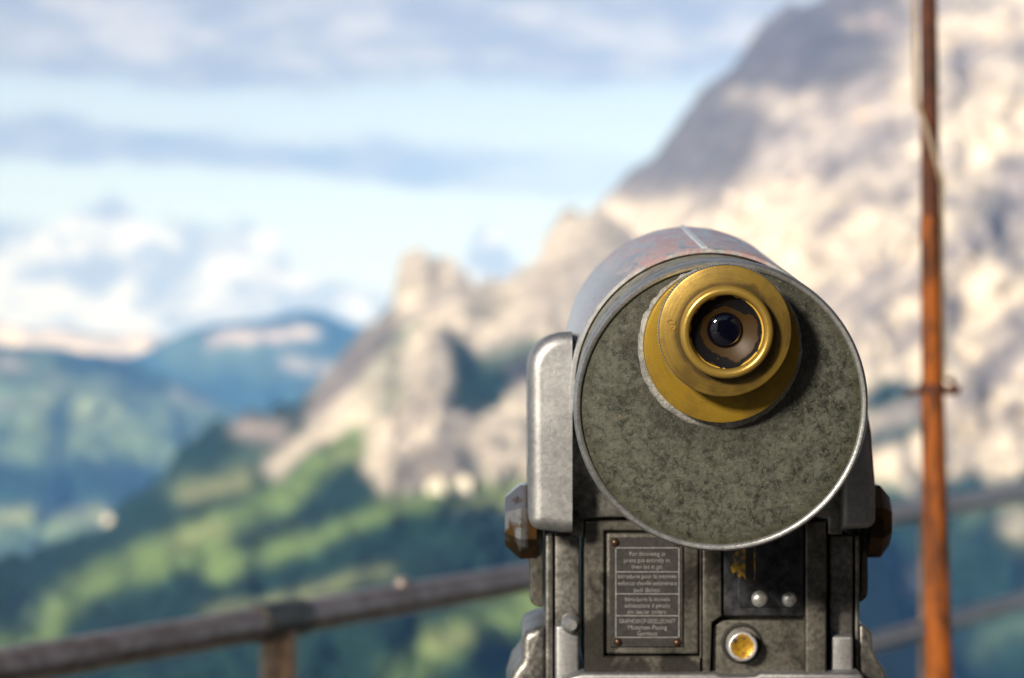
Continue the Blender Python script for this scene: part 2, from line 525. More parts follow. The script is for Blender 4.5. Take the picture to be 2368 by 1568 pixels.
def button_mat():
    m, t = mat('button_brass')
    tc = t.n('ShaderNodeTexCoord').outputs['Object']
    s = t.n('ShaderNodeSeparateXYZ', None, Vector=tc)
    r = t.m('SQRT', t.m('ADD', t.m('MULTIPLY', s.outputs[0], s.outputs[0]), t.m('MULTIPLY', s.outputs[2], s.outputs[2])))
    n1 = t.noise(tc, 330, 4, 0.6)
    f = t.sm(t.m('ADD', r, t.m('MULTIPLY', t.m('SUBTRACT', n1, 0.5), 0.008)), 0.0060, 0.0066)
    c = t.mix(f, t.mix(t.sm(n1, 0.3, 0.7), (0.40, 0.23, 0.02), (0.24, 0.13, 0.015)), (0.40, 0.40, 0.42))
    c = t.mix(t.sm(n1, 0.60, 0.66), c, (0.10, 0.07, 0.05))
    bs = t.n('ShaderNodeBsdfPrincipled', None, Base_Color=c, Metallic=0.6, Roughness=0.36)
    finish(t, bs, n1, 0.4, 0.0008)


button_mat()


def rust_mat():
    m, t = mat('rust')
    p = pos(t)
    st = t.n('ShaderNodeMapping', None, Vector=p, Scale=(1, 1, 0.22)).outputs[0]
    n1 = t.noise(st, 85, 5, 0.62, 0.4)
    n2 = t.noise(p, 160, 4, 0.6)
    c = t.mix(t.sm(n1, 0.34, 0.66), (0.026, 0.009, 0.005), (0.195, 0.052, 0.004))
    c = t.mix(t.m('MULTIPLY', t.sm(n2, 0.55, 0.7), 0.4), c, (0.08, 0.03, 0.02))
    bs = t.n('ShaderNodeBsdfPrincipled', None, Base_Color=c, Roughness=0.7, Specular_IOR_Level=0.2)
    finish(t, bs, n2, 0.4, 0.001)
    m, t = mat('rust_dark')
    p = pos(t)
    n1 = t.noise(p, 30, 5, 0.6, 0.4)
    c = t.mix(t.sm(n1, 0.34, 0.66), (0.020, 0.009, 0.008), (0.065, 0.020, 0.010))
    bs = t.n('ShaderNodeBsdfPrincipled', None, Base_Color=c, Roughness=0.75, Specular_IOR_Level=0.2)
    finish(t, bs, n1, 0.3, 0.001)


rust_mat()


def rail_mat():
    m, t = mat('weathered_pipe')
    p = pos(t)
    n1 = t.noise(p, 34, 5, 0.65, 0.3)
    n2 = t.noise(p, 130, 4, 0.6)
    c = t.mix(t.sm(n1, 0.38, 0.62), (0.125, 0.096, 0.082), (0.22, 0.188, 0.178))
    c = t.mix(t.m('MULTIPLY', t.sm(n2, 0.5, 0.7), 0.25), c, (0.06, 0.04, 0.035))
    bs = t.n('ShaderNodeBsdfPrincipled', None, Base_Color=c, Metallic=0.45, Roughness=0.36)
    finish(t, bs, n2, 0.3, 0.001)


rail_mat()
simple('post_rust', (0.23, 0.15, 0.095), 0.1, 0.55, 40, 0.5, 0.2)
simple('aged_enamel', (0.135, 0.132, 0.105), 0.1, 0.5, 160, 0.55, 0.3)
simple('rope_pale', (0.21, 0.165, 0.12), 0, 0.8, 400, 0.3, 0.3)
simple('terrace_stone', (0.10, 0.094, 0.088), 0, 0.8, 8, 0.35, 0.3)


# ------------------------------------------------------------------ terrain
def fbm(x, y, z=0.0, octaves=5, gain=0.5, lac=2.03, seed=0):
    rng = np.random.RandomState(seed)
    perm = rng.rand(64, 64, 16)
    out = np.zeros(np.broadcast(x, y).shape)
    amp, tot, f = 1.0, 0.0, 1.0
    for o in range(octaves):
        xi, yi = x * f + 17.3 * o, y * f + 9.1 * o
        x0, y0 = np.floor(xi).astype(int), np.floor(yi).astype(int)
        fx, fy = xi - x0, yi - y0
        fx, fy = fx * fx * (3 - 2 * fx), fy * fy * (3 - 2 * fy)
        g = perm[:, :, o % 16]
        a = g[x0 % 64, y0 % 64]; b = g[(x0 + 1) % 64, y0 % 64]
        c = g[x0 % 64, (y0 + 1) % 64]; d = g[(x0 + 1) % 64, (y0 + 1) % 64]
        out += amp * ((a * (1 - fx) + b * fx) * (1 - fy) + (c * (1 - fx) + d * fx) * fy)
        tot += amp; amp *= gain; f *= lac
    return out / tot


LAND = {                       # slope colours; the forest one also paints a cliff shadow
    'forest_and_shade': (0.008, 0.028, 0.020), 'forest_light': (0.045, 0.075, 0.050), 'meadow': (0.140, 0.205, 0.070),
    'dry': (0.25, 0.265, 0.12), 'rock': (0.43, 0.385, 0.335), 'pale': (0.61, 0.535, 0.44),
    'grey': (0.128, 0.118, 0.122), 'slate': (0.070, 0.066, 0.078), 'pink': (0.46, 0.38, 0.35), 'heath': (0.125, 0.185, 0.122),
    'ochre': (0.58, 0.42, 0.27), 'mauve': (0.36, 0.325, 0.325),
}


def seg_dist(px, py, pts):
    best = np.full(px.shape, 1e9)
    if len(pts) == 1:
        return np.hypot(px - pts[0][0], py - pts[0][1])
    for (x0, y0), (x1, y1) in zip(pts, pts[1:]):
        dx, dy = x1 - x0, y1 - y0
        t = np.clip(((px - x0) * dx + (py - y0) * dy) / (dx * dx + dy * dy), 0, 1)
        best = np.minimum(best, np.hypot(px - x0 - t * dx, py - y0 - t * dy))
    return best


def in_poly(px, py, poly):
    inside = np.zeros(px.shape, bool)
    n = len(poly)
    for i in range(n):
        x0, y0 = poly[i]; x1, y1 = poly[(i + 1) % n]
        if y0 == y1: continue
        c = ((y0 > py) != (y1 > py)) & (px < (x1 - x0) * (py - y0) / (y1 - y0) + x0)
        inside ^= c
    d = seg_dist(px, py, poly + [poly[0]])
    return np.where(inside, d, -d)


def cover(px, py, base, patches, seed, jit=16.0, streak=0.0):
    """ground cover over a slope: base colour and patches of other cover with ragged borders"""
    jx = (fbm(px / 60, py / 60, seed=seed) - 0.5) * 2 * jit + (fbm(px / 16, py / 16, seed=seed + 1) - 0.5) * jit
    jy = (fbm(px / 60, py / 60, seed=seed + 2) - 0.5) * 2 * jit + (fbm(px / 16, py / 16, seed=seed + 3) - 0.5) * jit
    qx, qy = px + jx, py + jy
    c = np.zeros(px.shape + (3,)) + np.array(LAND[base])
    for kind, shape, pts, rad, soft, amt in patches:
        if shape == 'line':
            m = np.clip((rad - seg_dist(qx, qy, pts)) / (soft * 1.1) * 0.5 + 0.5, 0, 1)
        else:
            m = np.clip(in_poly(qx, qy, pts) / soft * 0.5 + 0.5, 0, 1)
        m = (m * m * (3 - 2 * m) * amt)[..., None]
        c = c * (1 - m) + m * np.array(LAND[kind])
    if streak:      # tilted strata and stained ledges, only where bare rock shows
        u, v_ = px * 0.80 - py * 0.60, px * 0.60 + py * 0.80
        st = fbm(u / 210, v_ / 46, seed=seed + 30, octaves=5, gain=0.55)
        sp_ = fbm(px / 34, py / 34, seed=seed + 31, octaves=4)
        m = np.clip((st - 0.48) / 0.18, 0, 1) * 0.85 + np.clip((sp_ - 0.60) / 0.12, 0, 1) * 0.4
        m = np.clip(m, 0, 1) * streak * np.clip((c[..., 0] - 0.16) / 0.12, 0, 1)
        c = c * (1 - m[..., None]) + m[..., None] * np.array((0.205, 0.185, 0.195))
    g = fbm(px / 22, py / 22, seed=seed + 5, octaves=4)[..., None]
    g2 = fbm(px / 5, py / 5, seed=seed + 6, octaves=3)[..., None]
    return np.clip(c * (0.70 + 0.42 * g + 0.20 * g2), 0, 1)


def land_mat(name, nscale, bump):
    m, t = mat(name)
    a = t.n('ShaderNodeAttribute', {'attribute_name': 'cover'}).outputs['Color']
    p = pos(t)
    n = t.noise(p, nscale, 5, 0.65)
    c = t.mix(t.sm(n, 0.3, 0.7), t.n('ShaderNodeMix', {'data_type': 'RGBA', 'blend_type': 'MULTIPLY'}, i0=1.0, i6=a, i7=(0.62, 0.62, 0.62)).outputs[2],
              t.n('ShaderNodeMix', {'data_type': 'RGBA', 'blend_type': 'MULTIPLY'}, i0=1.0, i6=a, i7=(1.25, 1.25, 1.25)).outputs[2])
    bs = t.n('ShaderNodeBsdfPrincipled', None, Base_Color=c, Roughness=0.95, Specular_IOR_Level=0.1)
    finish(t, bs, n, 0.8, bump)
    return m


land_mat('hillside_cover', 0.05, 8.0)
land_mat('far_cover', 0.012, 20.0)


def slope_sheet(name, crest, r_top, r_bot, low, x0, x1, base, patches, material, seed, amp, nx=260, ny=150, jit=16.0,
                rough_top=14.0, gully=0.0, streak=0.0, back=True, bk_=0.10):
    """A mountainside: crest line given by bearing and height, falling towards the viewer from range r_top to
    range r_bot, with gullies and buttresses, and a back slope behind the crest."""
    cxs = np.array([c[0] for c in crest], float); cys = np.array([c[1] for c in crest], float)
    px = np.linspace(x0, x1, nx)
    top = np.interp(px, cxs, cys)
    jag = (fbm(px / 28, px * 0 + 3.3, seed=seed + 9, octaves=5) - 0.5) * rough_top
    kw = max(3, int(300 / (px[1] - px[0])) | 1)
    smooth = np.convolve(np.pad(top, kw // 2, mode='edge'), np.ones(kw) / kw, mode='valid')
    v = np.linspace(0, 1, ny)
    PX = np.repeat(px[None], ny, 0)
    TOP = np.repeat(top[None], ny, 0)
    V = np.repeat(v[:, None], nx, 1)
    PY = TOP + (low - TOP) * V + jag[None] * np.exp(-V * 16)
    SM = np.repeat(smooth[None], ny, 0)
    rt = np.interp(px, *zip(*r_top))[None] if isinstance(r_top, list) else r_top
    rb = np.interp(px, *zip(*r_bot))[None] if isinstance(r_bot, list) else r_bot
    prof = np.clip((PY - SM) / (low - SM), -0.35, 1)
    D = 1.0 / ((1 - prof) / rt + prof / rb)
    lx = PX * D / FOC
    # buttresses and gullies: move the face towards / away from the viewer
    rel = (fbm(PX / 90, PY / 90, seed=seed + 20, octaves=4, gain=0.5) - 0.5)
    rid = 1 - np.abs(fbm((PX + 0.5 * PY) / 55, PY / 150, seed=seed + 21, octaves=5) * 2 - 1)
    D = D * (1 + amp * rel * np.clip(V * 6, 0.15, 1) + gully * (rid - 0.7) * np.clip(V * 6, 0.1, 1))
    Xw = (PX - CX) / FOC * D; Yw = D; Zw = EYE - (PY - CY) / FOC * D
    C = cover(PX, PY, base, patches, seed, jit, streak)
    rows = [np.stack([Xw, Yw, Zw], -1)]
    cols = [C]
    if back:
        b = np.stack([Xw[0], Yw[0], Zw[0]], -1)
        bk = []
        for k in (2, 1):
            q = b.copy(); q[:, 1] += k * bk_ * D[0]; q[:, 0] *= 1 + bk_ * k; q[:, 2] -= k * bk_ * D[0]
            bk.append(q)
        far = bk[0].copy(); far[:, 1] += bk_ * D[0]; far[:, 2] = -1000.5          # the far side runs down to the valley floor
        rows.insert(0, np.stack([far] + bk)); cols.insert(0, np.repeat(C[:1], 3, 0))
    toe = np.stack([Xw[-1] * 0.9, Yw[-1] * 0.9, np.full(nx, -1000.5)], -1)        # and so does the near foot
    rows.append(toe[None]); cols.append(C[-1:])
    P = np.concatenate(rows, 0); K = np.concatenate(cols, 0)
    ny2 = P.shape[0]
    idx = np.arange(ny2 * nx).reshape(ny2, nx)
    F = np.stack([idx[:-1, :-1], idx[1:, :-1], idx[1:, 1:], idx[:-1, 1:]], -1).reshape(-1, 4)
    me = bpy.data.meshes.new(name)
    me.from_pydata(P.reshape(-1, 3).tolist(), [], F.tolist())
    ca = me.color_attributes.new('cover', 'FLOAT_COLOR', 'POINT')
    ca.data.foreach_set('color', np.concatenate([K.reshape(-1, 3), np.ones((ny2 * nx, 1))], 1).ravel().astype(np.float32))
    me.polygons.foreach_set('use_smooth', [True] * len(me.polygons))
    me.materials.append(MATS[material])
    o = bpy.data.objects.new(name, me)
    col.objects.link(o)
    tag(o, kind='structure')
    return o


# --- the big pale mountain on the right
crestB = [(1180, 640), (1300, 560), (1390, 470), (1410, 445), (1460, 388), (1475, 392), (1510, 362), (1545, 320), (1600, 232), (1640, 195),
          (1700, 150), (1740, 88), (1790, 28), (1830, 5), (1870, 14), (1905, -8), (1990, -90), (2120, -170), (2300, -210), (2600, -170), (3200, 60), (3900, 300)]
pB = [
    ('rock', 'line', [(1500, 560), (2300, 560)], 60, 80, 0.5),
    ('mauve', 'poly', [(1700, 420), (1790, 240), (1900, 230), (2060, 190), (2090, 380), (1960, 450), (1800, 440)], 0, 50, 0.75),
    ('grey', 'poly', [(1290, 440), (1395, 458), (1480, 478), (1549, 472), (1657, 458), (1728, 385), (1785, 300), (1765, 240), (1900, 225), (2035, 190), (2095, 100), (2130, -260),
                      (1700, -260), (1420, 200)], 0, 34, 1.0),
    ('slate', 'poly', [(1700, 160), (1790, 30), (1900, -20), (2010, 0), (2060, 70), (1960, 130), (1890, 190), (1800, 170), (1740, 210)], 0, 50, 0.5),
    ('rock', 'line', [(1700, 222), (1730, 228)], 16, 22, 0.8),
    ('pale', 'line', [(1780, 232), (1795, 240)], 20, 20, 0.9),
    ('pale', 'line', [(1866, 286)], 20, 10, 1.0),
    ('ochre', 'line', [(1995, 268)], 14, 18, 0.8),
    ('pale', 'line', [(1960, 50)], 14, 18, 0.5), ('pink', 'line', [(2010, 45), (2060, 60)], 18, 24, 0.7),
    ('slate', 'line', [(1800, 305)], 18, 20, 0.7), ('slate', 'line', [(1940, 370), (1915, 400)], 22, 26, 0.75),
    ('grey', 'line', [(1810, 380), (1760, 420)], 18, 26, 0.6), ('grey', 'line', [(2035, 420), (1900, 480)], 14, 30, 0.5),
    ('pale', 'poly', [(1380, 480), (1640, 465), (1760, 430), (1900, 470), (2100, 420), (2140, 560), (1980, 700), (1800, 640), (1500, 600)], 0, 60, 0.9),
    ('grey', 'line', [(1880, 600), (1980, 560), (2090, 500)], 8, 30, 0.55), ('grey', 'line', [(1930, 660), (2060, 590)], 8, 30, 0.5),
    ('pale', 'poly', [(2120, 120), (2220, 60), (2368, 20), (2400, 300), (2330, 420), (2200, 400), (2150, 260)], 0, 60, 0.85),
    ('ochre', 'line', [(2190, 95)], 26, 40, 0.5), ('ochre', 'line', [(2290, 100), (2340, 60)], 20, 40, 0.4),
    ('grey', 'line', [(2180, 10), (2260, 20)], 26, 40, 0.6),
    ('grey', 'poly', [(2190, 450), (2290, 420), (2368, 470), (2420, 700), (2300, 620), (2230, 560)], 0, 60, 0.75),
    ('grey', 'line', [(2340, 380), (2420, 460)], 20, 40, 0.7),
    ('pale', 'line', [(2300, 330), (2230, 380)], 30, 40, 0.6),
    ('pale', 'line', [(2030, 720), (2000, 830)], 60, 60, 0.7), ('pale', 'line', [(2210, 800), (2320, 820)], 34, 40, 0.9),
    ('grey', 'line', [(2368, 760), (2260, 900), (2200, 1010)], 26, 40, 0.9),
    ('forest_and_shade', 'poly', [(1990, 905), (2040, 875), (2120, 890), (2130, 915), (2060, 945), (2000, 965)], 0, 22, 1.0),
    ('grey', 'line', [(2010, 1005), (2120, 925)], 14, 16, 0.9),
    ('forest_and_shade', 'poly', [(1960, 1040), (2030, 1000), (2130, 955), (2140, 1000), (2060, 1040), (2000, 1060)], 0, 22, 1.0),
    ('pale', 'line', [(1950, 1140), (2030, 1085), (2150, 1020)], 26, 24, 1.0),
    ('pale', 'poly', [(2180, 1080), (2200, 990), (2300, 960), (2400, 930), (2400, 1060), (2330, 1095), (2270, 1060), (2230, 1110)], 0, 36, 0.95),
    ('forest_and_shade', 'poly', [(1900, 1170), (2030, 1125), (2150, 1085), (2200, 1110), (2250, 1075), (2290, 1108), (2370, 1085), (2500, 1100), (2500, 1900), (1500, 1900)], 0, 26, 1.0),
    ('pale', 'line', [(2100, 1118)], 14, 20, 0.8),
    ('heath', 'line', [(2040, 1125), (2000, 1160)], 20, 40, 0.7),
    ('dry', 'line', [(2350, 1215), (2390, 1240)], 40, 30, 0.9), ('pale', 'line', [(2352, 1210)], 26, 30, 0.8),
    ('pink', 'line', [(2110, 1340), (2120, 1370)], 12, 24, 0.7),
    ('heath', 'line', [(2240, 1195), (2330, 1170)], 16, 30, 0.8), ('forest_light', 'line', [(2060, 1300), (2200, 1260)], 20, 50, 0.5),
    ('heath', 'line', [(2250, 1500), (2400, 1420)], 22, 50, 0.5),
]
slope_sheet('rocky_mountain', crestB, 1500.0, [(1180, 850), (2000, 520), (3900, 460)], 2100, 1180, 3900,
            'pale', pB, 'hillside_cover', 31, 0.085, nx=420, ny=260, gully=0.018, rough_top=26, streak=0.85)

# --- the nearer ridge: towers and cliffs above green slopes
crestA = [(-3200, 1900), (-2400, 1500), (-900, 1300), (-300, 1330), (0, 1287), (88, 1270), (235, 1211), (329, 1135), (376, 1105), (423, 1026), (470, 985), (560, 958), (640, 948), (700, 918),
          (740, 880), (800, 800), (850, 758), (905, 722), (916, 650), (932, 592), (948, 568), (962, 574), (980, 566), (996, 602), (1008, 590), (1030, 604), (1046, 592), (1060, 638), (1076, 618), (1092, 656), (1120, 638), (1145, 658), (1185, 636),
          (1240, 605), (1262, 540), (1290, 500), (1330, 484), (1365, 500), (1390, 470), (1440, 520), (1600, 640), (1900, 760), (2050, 1100), (2200, 1500), (2300, 1900)]
pA = [
    # rock of the crest
    ('pale', 'poly', [(900, 740), (930, 560), (1000, 550), (1110, 600), (1250, 560), (1330, 450), (1500, 450), (1800, 700), (1900, 1100), (1230, 1150), (1110, 1115),
                      (1000, 1110), (900, 1150), (850, 1090), (836, 1000), (760, 1010), (700, 960), (740, 880), (800, 800)], 0, 24, 1.0),
    ('grey', 'line', [(1000, 595), (1006, 655)], 12, 16, 0.9),
    ('dry', 'line', [(1170, 690), (1130, 720)], 16, 30, 0.35), ('grey', 'line', [(1225, 660), (1250, 640)], 10, 20, 0.5),
    ('grey', 'poly', [(730, 900), (800, 800), (905, 740), (930, 790), (870, 850), (800, 900), (740, 960), (690, 970)], 0, 24, 0.95),
    ('heath', 'line', [(950, 760), (900, 840), (840, 900)], 12, 20, 0.9),
    ('slate', 'poly', [(1040, 770), (1070, 790), (1110, 825), (1160, 815), (1230, 780), (1330, 800), (1300, 860), (1190, 890), (1150, 935), (1105, 950), (1040, 930)], 0, 16, 1.0),  # this and the next two rows: cliff shadow painted into the cover
    ('forest_and_shade', 'poly', [(1043, 785), (1080, 830), (1110, 870), (1150, 880), (1155, 925), (1105, 955), (1036, 935)], 0, 8, 1.0),
    ('forest_and_shade', 'poly', [(1038, 760), (1062, 780), (1085, 812), (1120, 840), (1165, 850), (1180, 890), (1155, 935), (1105, 962), (1034, 940)], 0, 8, 1.0),
    ('forest_and_shade', 'poly', [(440, 1040), (470, 990), (560, 962), (690, 935), (660, 985), (560, 1030), (480, 1080)], 0, 18, 0.8),
    ('heath', 'line', [(1130, 835), (1200, 800), (1260, 800)], 18, 26, 0.8),
    ('rock', 'poly', [(870, 850), (940, 800), (1040, 790), (1035, 940), (930, 960), (830, 960), (800, 920)], 0, 26, 0.7),
    ('heath', 'line', [(905, 880), (880, 950)], 14, 22, 0.7), ('meadow', 'line', [(920, 905)], 12, 20, 0.6),
    ('grey', 'line', [(960, 930), (1020, 960)], 16, 26, 0.6),
    ('grey', 'poly', [(880, 1130), (960, 1060), (1040, 980), (1080, 1000), (1120, 1110), (1000, 1110), (930, 1150)], 0, 30, 0.7),
    ('grey', 'line', [(1100, 960), (1150, 1040)], 16, 40, 0.5), ('heath', 'line', [(1090, 1060), (1110, 1110)], 8, 16, 0.7),
    ('pink', 'line', [(560, 990), (640, 1000)], 22, 30, 0.8), ('forest_and_shade', 'line', [(620, 960), (700, 940)], 14, 20, 0.9),
    ('pale', 'line', [(636, 1084), (700, 1030), (790, 975)], 22, 18, 1.0),
    ('heath', 'line', [(810, 1000), (840, 985)], 12, 18, 0.8),
    # meadows among the forest
    ('meadow', 'line', [(826, 1020), (734, 1082), (663, 1146)], 26, 22, 1.0), ('dry', 'line', [(820, 1040), (770, 1075)], 10, 20, 0.6),
    ('heath', 'line', [(600, 1050), (480, 1110), (400, 1140)], 18, 40, 0.45),
    ('dry', 'line', [(570, 1108), (430, 1143)], 18, 24, 0.85),
    ('meadow', 'line', [(100, 1440), (205, 1352), (323, 1305), (411, 1258), (499, 1217), (587, 1187), (646, 1158)], 33, 30, 1.0),
    ('meadow', 'line', [(330, 1300), (450, 1275), (520, 1290)], 32, 26, 1.0),
    ('dry', 'line', [(420, 1245), (500, 1225)], 18, 30, 0.6),
    ('meadow', 'line', [(505, 1325), (616, 1281), (734, 1240), (851, 1193), (939, 1164), (1090, 1146), (1210, 1132)], 22, 22, 1.0),
    ('dry', 'line', [(1060, 1150), (1180, 1160)], 18, 26, 0.6),
    ('dry', 'line', [(480, 1420), (640, 1385), (822, 1340), (900, 1320)], 12, 20, 0.8),
    ('meadow', 'line', [(-60, 1530), (40, 1490), (100, 1470)], 26, 24, 1.0),
    ('meadow', 'line', [(930, 1560), (1010, 1490), (1120, 1440), (1240, 1400)], 42, 34, 1.0),
    ('dry', 'line', [(1010, 1480), (1080, 1470)], 20, 30, 0.6),
    ('forest_and_shade', 'poly', [(660, 1220), (720, 1170), (820, 1090), (860, 1120), (840, 1180), (740, 1225)], 0, 22, 0.95),
    ('heath', 'line', [(120, 1380), (60, 1440)], 14, 30, 0.6),
]
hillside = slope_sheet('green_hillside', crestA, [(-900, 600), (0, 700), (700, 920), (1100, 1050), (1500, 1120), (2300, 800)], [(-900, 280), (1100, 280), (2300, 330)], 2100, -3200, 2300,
            'forest_and_shade', pA, 'hillside_cover', 57, 0.09, nx=860, ny=260, gully=0.02, rough_top=58, streak=0.55)

# --- wooded hill across the valley, left
crestC = [(-4600, 1300), (-3600, 900), (-2600, 720), (-1600, 700), (-900, 760), (-300, 790), (0, 798), (150, 806), (300, 832), (400, 880), (470, 918), (600, 965), (800, 1010), (1200, 1100)]
pC = [
    ('heath', 'poly', [(-5000, 850), (60, 880), (300, 880), (420, 900), (600, 980), (500, 1060), (250, 1075), (0, 1050), (-5000, 1060)], 0, 40, 1.0),
    ('dry', 'line', [(120, 930), (250, 950)], 40, 80, 0.5), ('meadow', 'line', [(60, 1000), (260, 1040), (350, 1030)], 34, 50, 0.5),
    ('meadow', 'line', [(0, 860), (120, 840)], 20, 40, 0.4),
    ('forest_and_shade', 'line', [(150, 838), (290, 848)], 20, 24, 0.9), ('forest_and_shade', 'line', [(310, 878), (370, 890)], 14, 20, 0.9),
    ('pink', 'line', [(0, 845), (50, 842)], 12, 20, 0.8), ('pink', 'line', [(15, 935)], 12, 24, 0.5), ('pink', 'line', [(120, 880)], 8, 20, 0.4),
    ('forest_and_shade', 'line', [(-200, 1130), (60, 1120), (200, 1115), (330, 1120)], 46, 24, 1.0),
    ('dry', 'line', [(-200, 1195), (80, 1195), (220, 1195)], 16, 20, 0.9), ('meadow', 'line', [(-200, 1215), (60, 1225), (180, 1215)], 18, 26, 0.7),
    ('pale', 'line', [(402, 908), (420, 918)], 7, 10, 0.8), ('pink', 'line', [(440, 925), (480, 935)], 6, 14, 0.7),
]
slope_sheet('wooded_hill', crestC, 2900.0, 1900.0, 1500, -4600, 1200, 'forest_light', pC, 'far_cover', 83, 0.07, nx=420, ny=120, rough_top=10)

# --- blue ridge farther off
crestD = [(-4200, 1100), (-3000, 700), (-1600, 760), (-400, 800), (250, 838), (330, 815), (430, 765), (520, 745), (610, 742), (680, 720), (740, 722), (790, 742), (840, 762), (900, 742), (1000, 700), (1500, 640), (2600, 600)]
pD = [
    ('heath', 'line', [(430, 810), (560, 830), (720, 870)], 40, 50, 0.6),
    ('pink', 'line', [(500, 786), (600, 778), (730, 768)], 13, 16, 1.0), ('pale', 'line', [(690, 770), (738, 780)], 12, 16, 0.6),
    ('pink', 'line', [(660, 842), (750, 850)], 15, 18, 0.8),
    ('forest_and_shade', 'line', [(520, 900), (740, 890)], 26, 40, 0.8), ('forest_and_shade', 'poly', [(640, 715), (700, 712), (830, 758), (780, 800), (740, 790), (735, 760), (660, 745)], 0, 14, 1.0),
]
slope_sheet('far_ridge', crestD, 4300.0, 3300.0, 1250, -4200, 2600, 'forest_and_shade', pD, 'far_cover', 101, 0.06, nx=400, ny=90, rough_top=10)

# --- pale cliffs on the far range under the clouds
crestE = [(-3600, 900), (-2900, 640), (-1600, 640), (-400, 730), (0, 742), (60, 765), (130, 758), (220, 775), (330, 772), (420, 790), (560, 760), (800, 770), (1300, 640), (2600, 560)]
pE = [('pale', 'line', [(-400, 780), (0, 778), (140, 788), (330, 790)], 20, 20, 0.9), ('grey', 'line', [(160, 772), (260, 778)], 8, 14, 0.6),
      ('forest_light', 'poly', [(-4000, 830), (100, 815), (400, 830), (1200, 830), (2600, 900), (2600, 1200), (-4000, 1200)], 0, 20, 1.0)]
slope_sheet('far_cliffs', crestE, 4900.0, 4400.0, 1000, -3600, 2600, 'pink', pE, 'far_cover', 131, 0.06, nx=340, ny=60, rough_top=16, bk_=0.04)

# --- valley floor out to the horizon, and the spur the terrace stands on
gm, gt = mat('valley_ground')
gp = pos(gt)
gn = gt.noise(gp, 0.0016, 6, 0.6)
gc = gt.mix(gt.sm(gn, 0.42, 0.58), (0.022, 0.05, 0.045), (0.11, 0.17, 0.07))
finish(gt, gt.n('ShaderNodeBsdfPrincipled', None, Base_Color=gc, Roughness=0.95, Specular_IOR_Level=0.1))
bm = bmesh.new()
rings = []
for r in (1, 600, 1800, 3400, 5250):
    rings.append([bm.verts.new((r * math.cos(2 * math.pi * i / 64), r * math.sin(2 * math.pi * i / 64), -1000.0)) for i in range(64)])
bm.faces.new(rings[0])
for a, b in zip(rings, rings[1:]):
    for i in range(64):
        bm.faces.new((a[i], a[(i + 1) % 64], b[(i + 1) % 64], b[i]))
tag(obj('ground', bm, gm, smooth=0, centre=False), kind='structure')

sm_, st_ = mat('spur_rock')
sp = pos(st_)
sn = st_.noise(sp, 0.25, 6, 0.6)
finish(st_, st_.n('ShaderNodeBsdfPrincipled', None, Base_Color=st_.mix(st_.sm(sn, 0.4, 0.6), (0.09, 0.12, 0.06), (0.30, 0.28, 0.25)), Roughness=0.95), sn, 0.6, 0.3)
bm = bmesh.new()
rings = []
for r, z in ((7.5, -0.31), (9, -2.2), (14, -9), (40, -45), (130, -160), (420, -480), (760, -1001)):
    rings.append([bm.verts.new((2.6 + r * math.cos(2 * math.pi * i / 72) * (1 + 0.12 * math.sin(3.1 * i + r)),
                                -0.4 + r * math.sin(2 * math.pi * i / 72) * (1 + 0.10 * math.cos(2.3 * i + r)), z)) for i in range(72)])
bm.faces.new(rings[0])
for a, b in zip(rings, rings[1:]):
    for i in range(72):
        bm.faces.new((a[i], a[(i + 1) % 72], b[(i + 1) % 72], b[i]))
tag(obj('rocky_spur', bm, sm_, smooth=50, centre=False), kind='structure')

RA = Vector((-0.566, 2.40, EYE - 0.364))              # a point of the top rail
RD = Vector((0.545, 0.839, 0)).normalized()           # its direction
RN = Vector((RD.y, -RD.x, 0))                         # towards the terrace
bm = bmesh.new()
a = Vector((RA.x, RA.y, 0)) - RN * 0.12
cs = [a - RD * 4.5, a + RD * 5.2, a + RD * 5.2 + RN * 5.5, a - RD * 4.5 + RN * 5.5]
lo = [bm.verts.new((p.x, p.y, -0.30)) for p in cs]; hi = [bm.verts.new((p.x, p.y, 0)) for p in cs]
bm.faces.new(lo); bm.faces.new(hi)
for i in range(4): bm.faces.new((lo[i], lo[(i + 1) % 4], hi[(i + 1) % 4], hi[i]))
tag(obj('terrace', bm, MATS['terrace_stone'], smooth=0), kind='structure')


# ------------------------------------------------------------------ haze in the valley air
bm = bmesh.new()
bmesh.ops.create_cube(bm, size=1.0)
for v in bm.verts:
    v.co = Vector((v.co.x * 10700.0, v.co.y * 10700.0, -1003 + (v.co.z + 0.5) * (1003 + 420.0)))
hm, ht = mat('valley_haze')
vol = ht.n('ShaderNodeVolumePrincipled', None, Color=(0.15, 0.40, 1.0), Density=0.00015, Anisotropy=-0.3)
vol.inputs['Absorption Color'].default_value = (1, 1, 1, 1)
vol.inputs['Density Attribute'].default_value = ''
ht.n('ShaderNodeOutputMaterial', None, Volume=vol)
hz = obj('haze', bm, hm, smooth=0, centre=False)
tag(hz, 'thin blue haze filling the air of the valley', 'haze', kind='stuff')


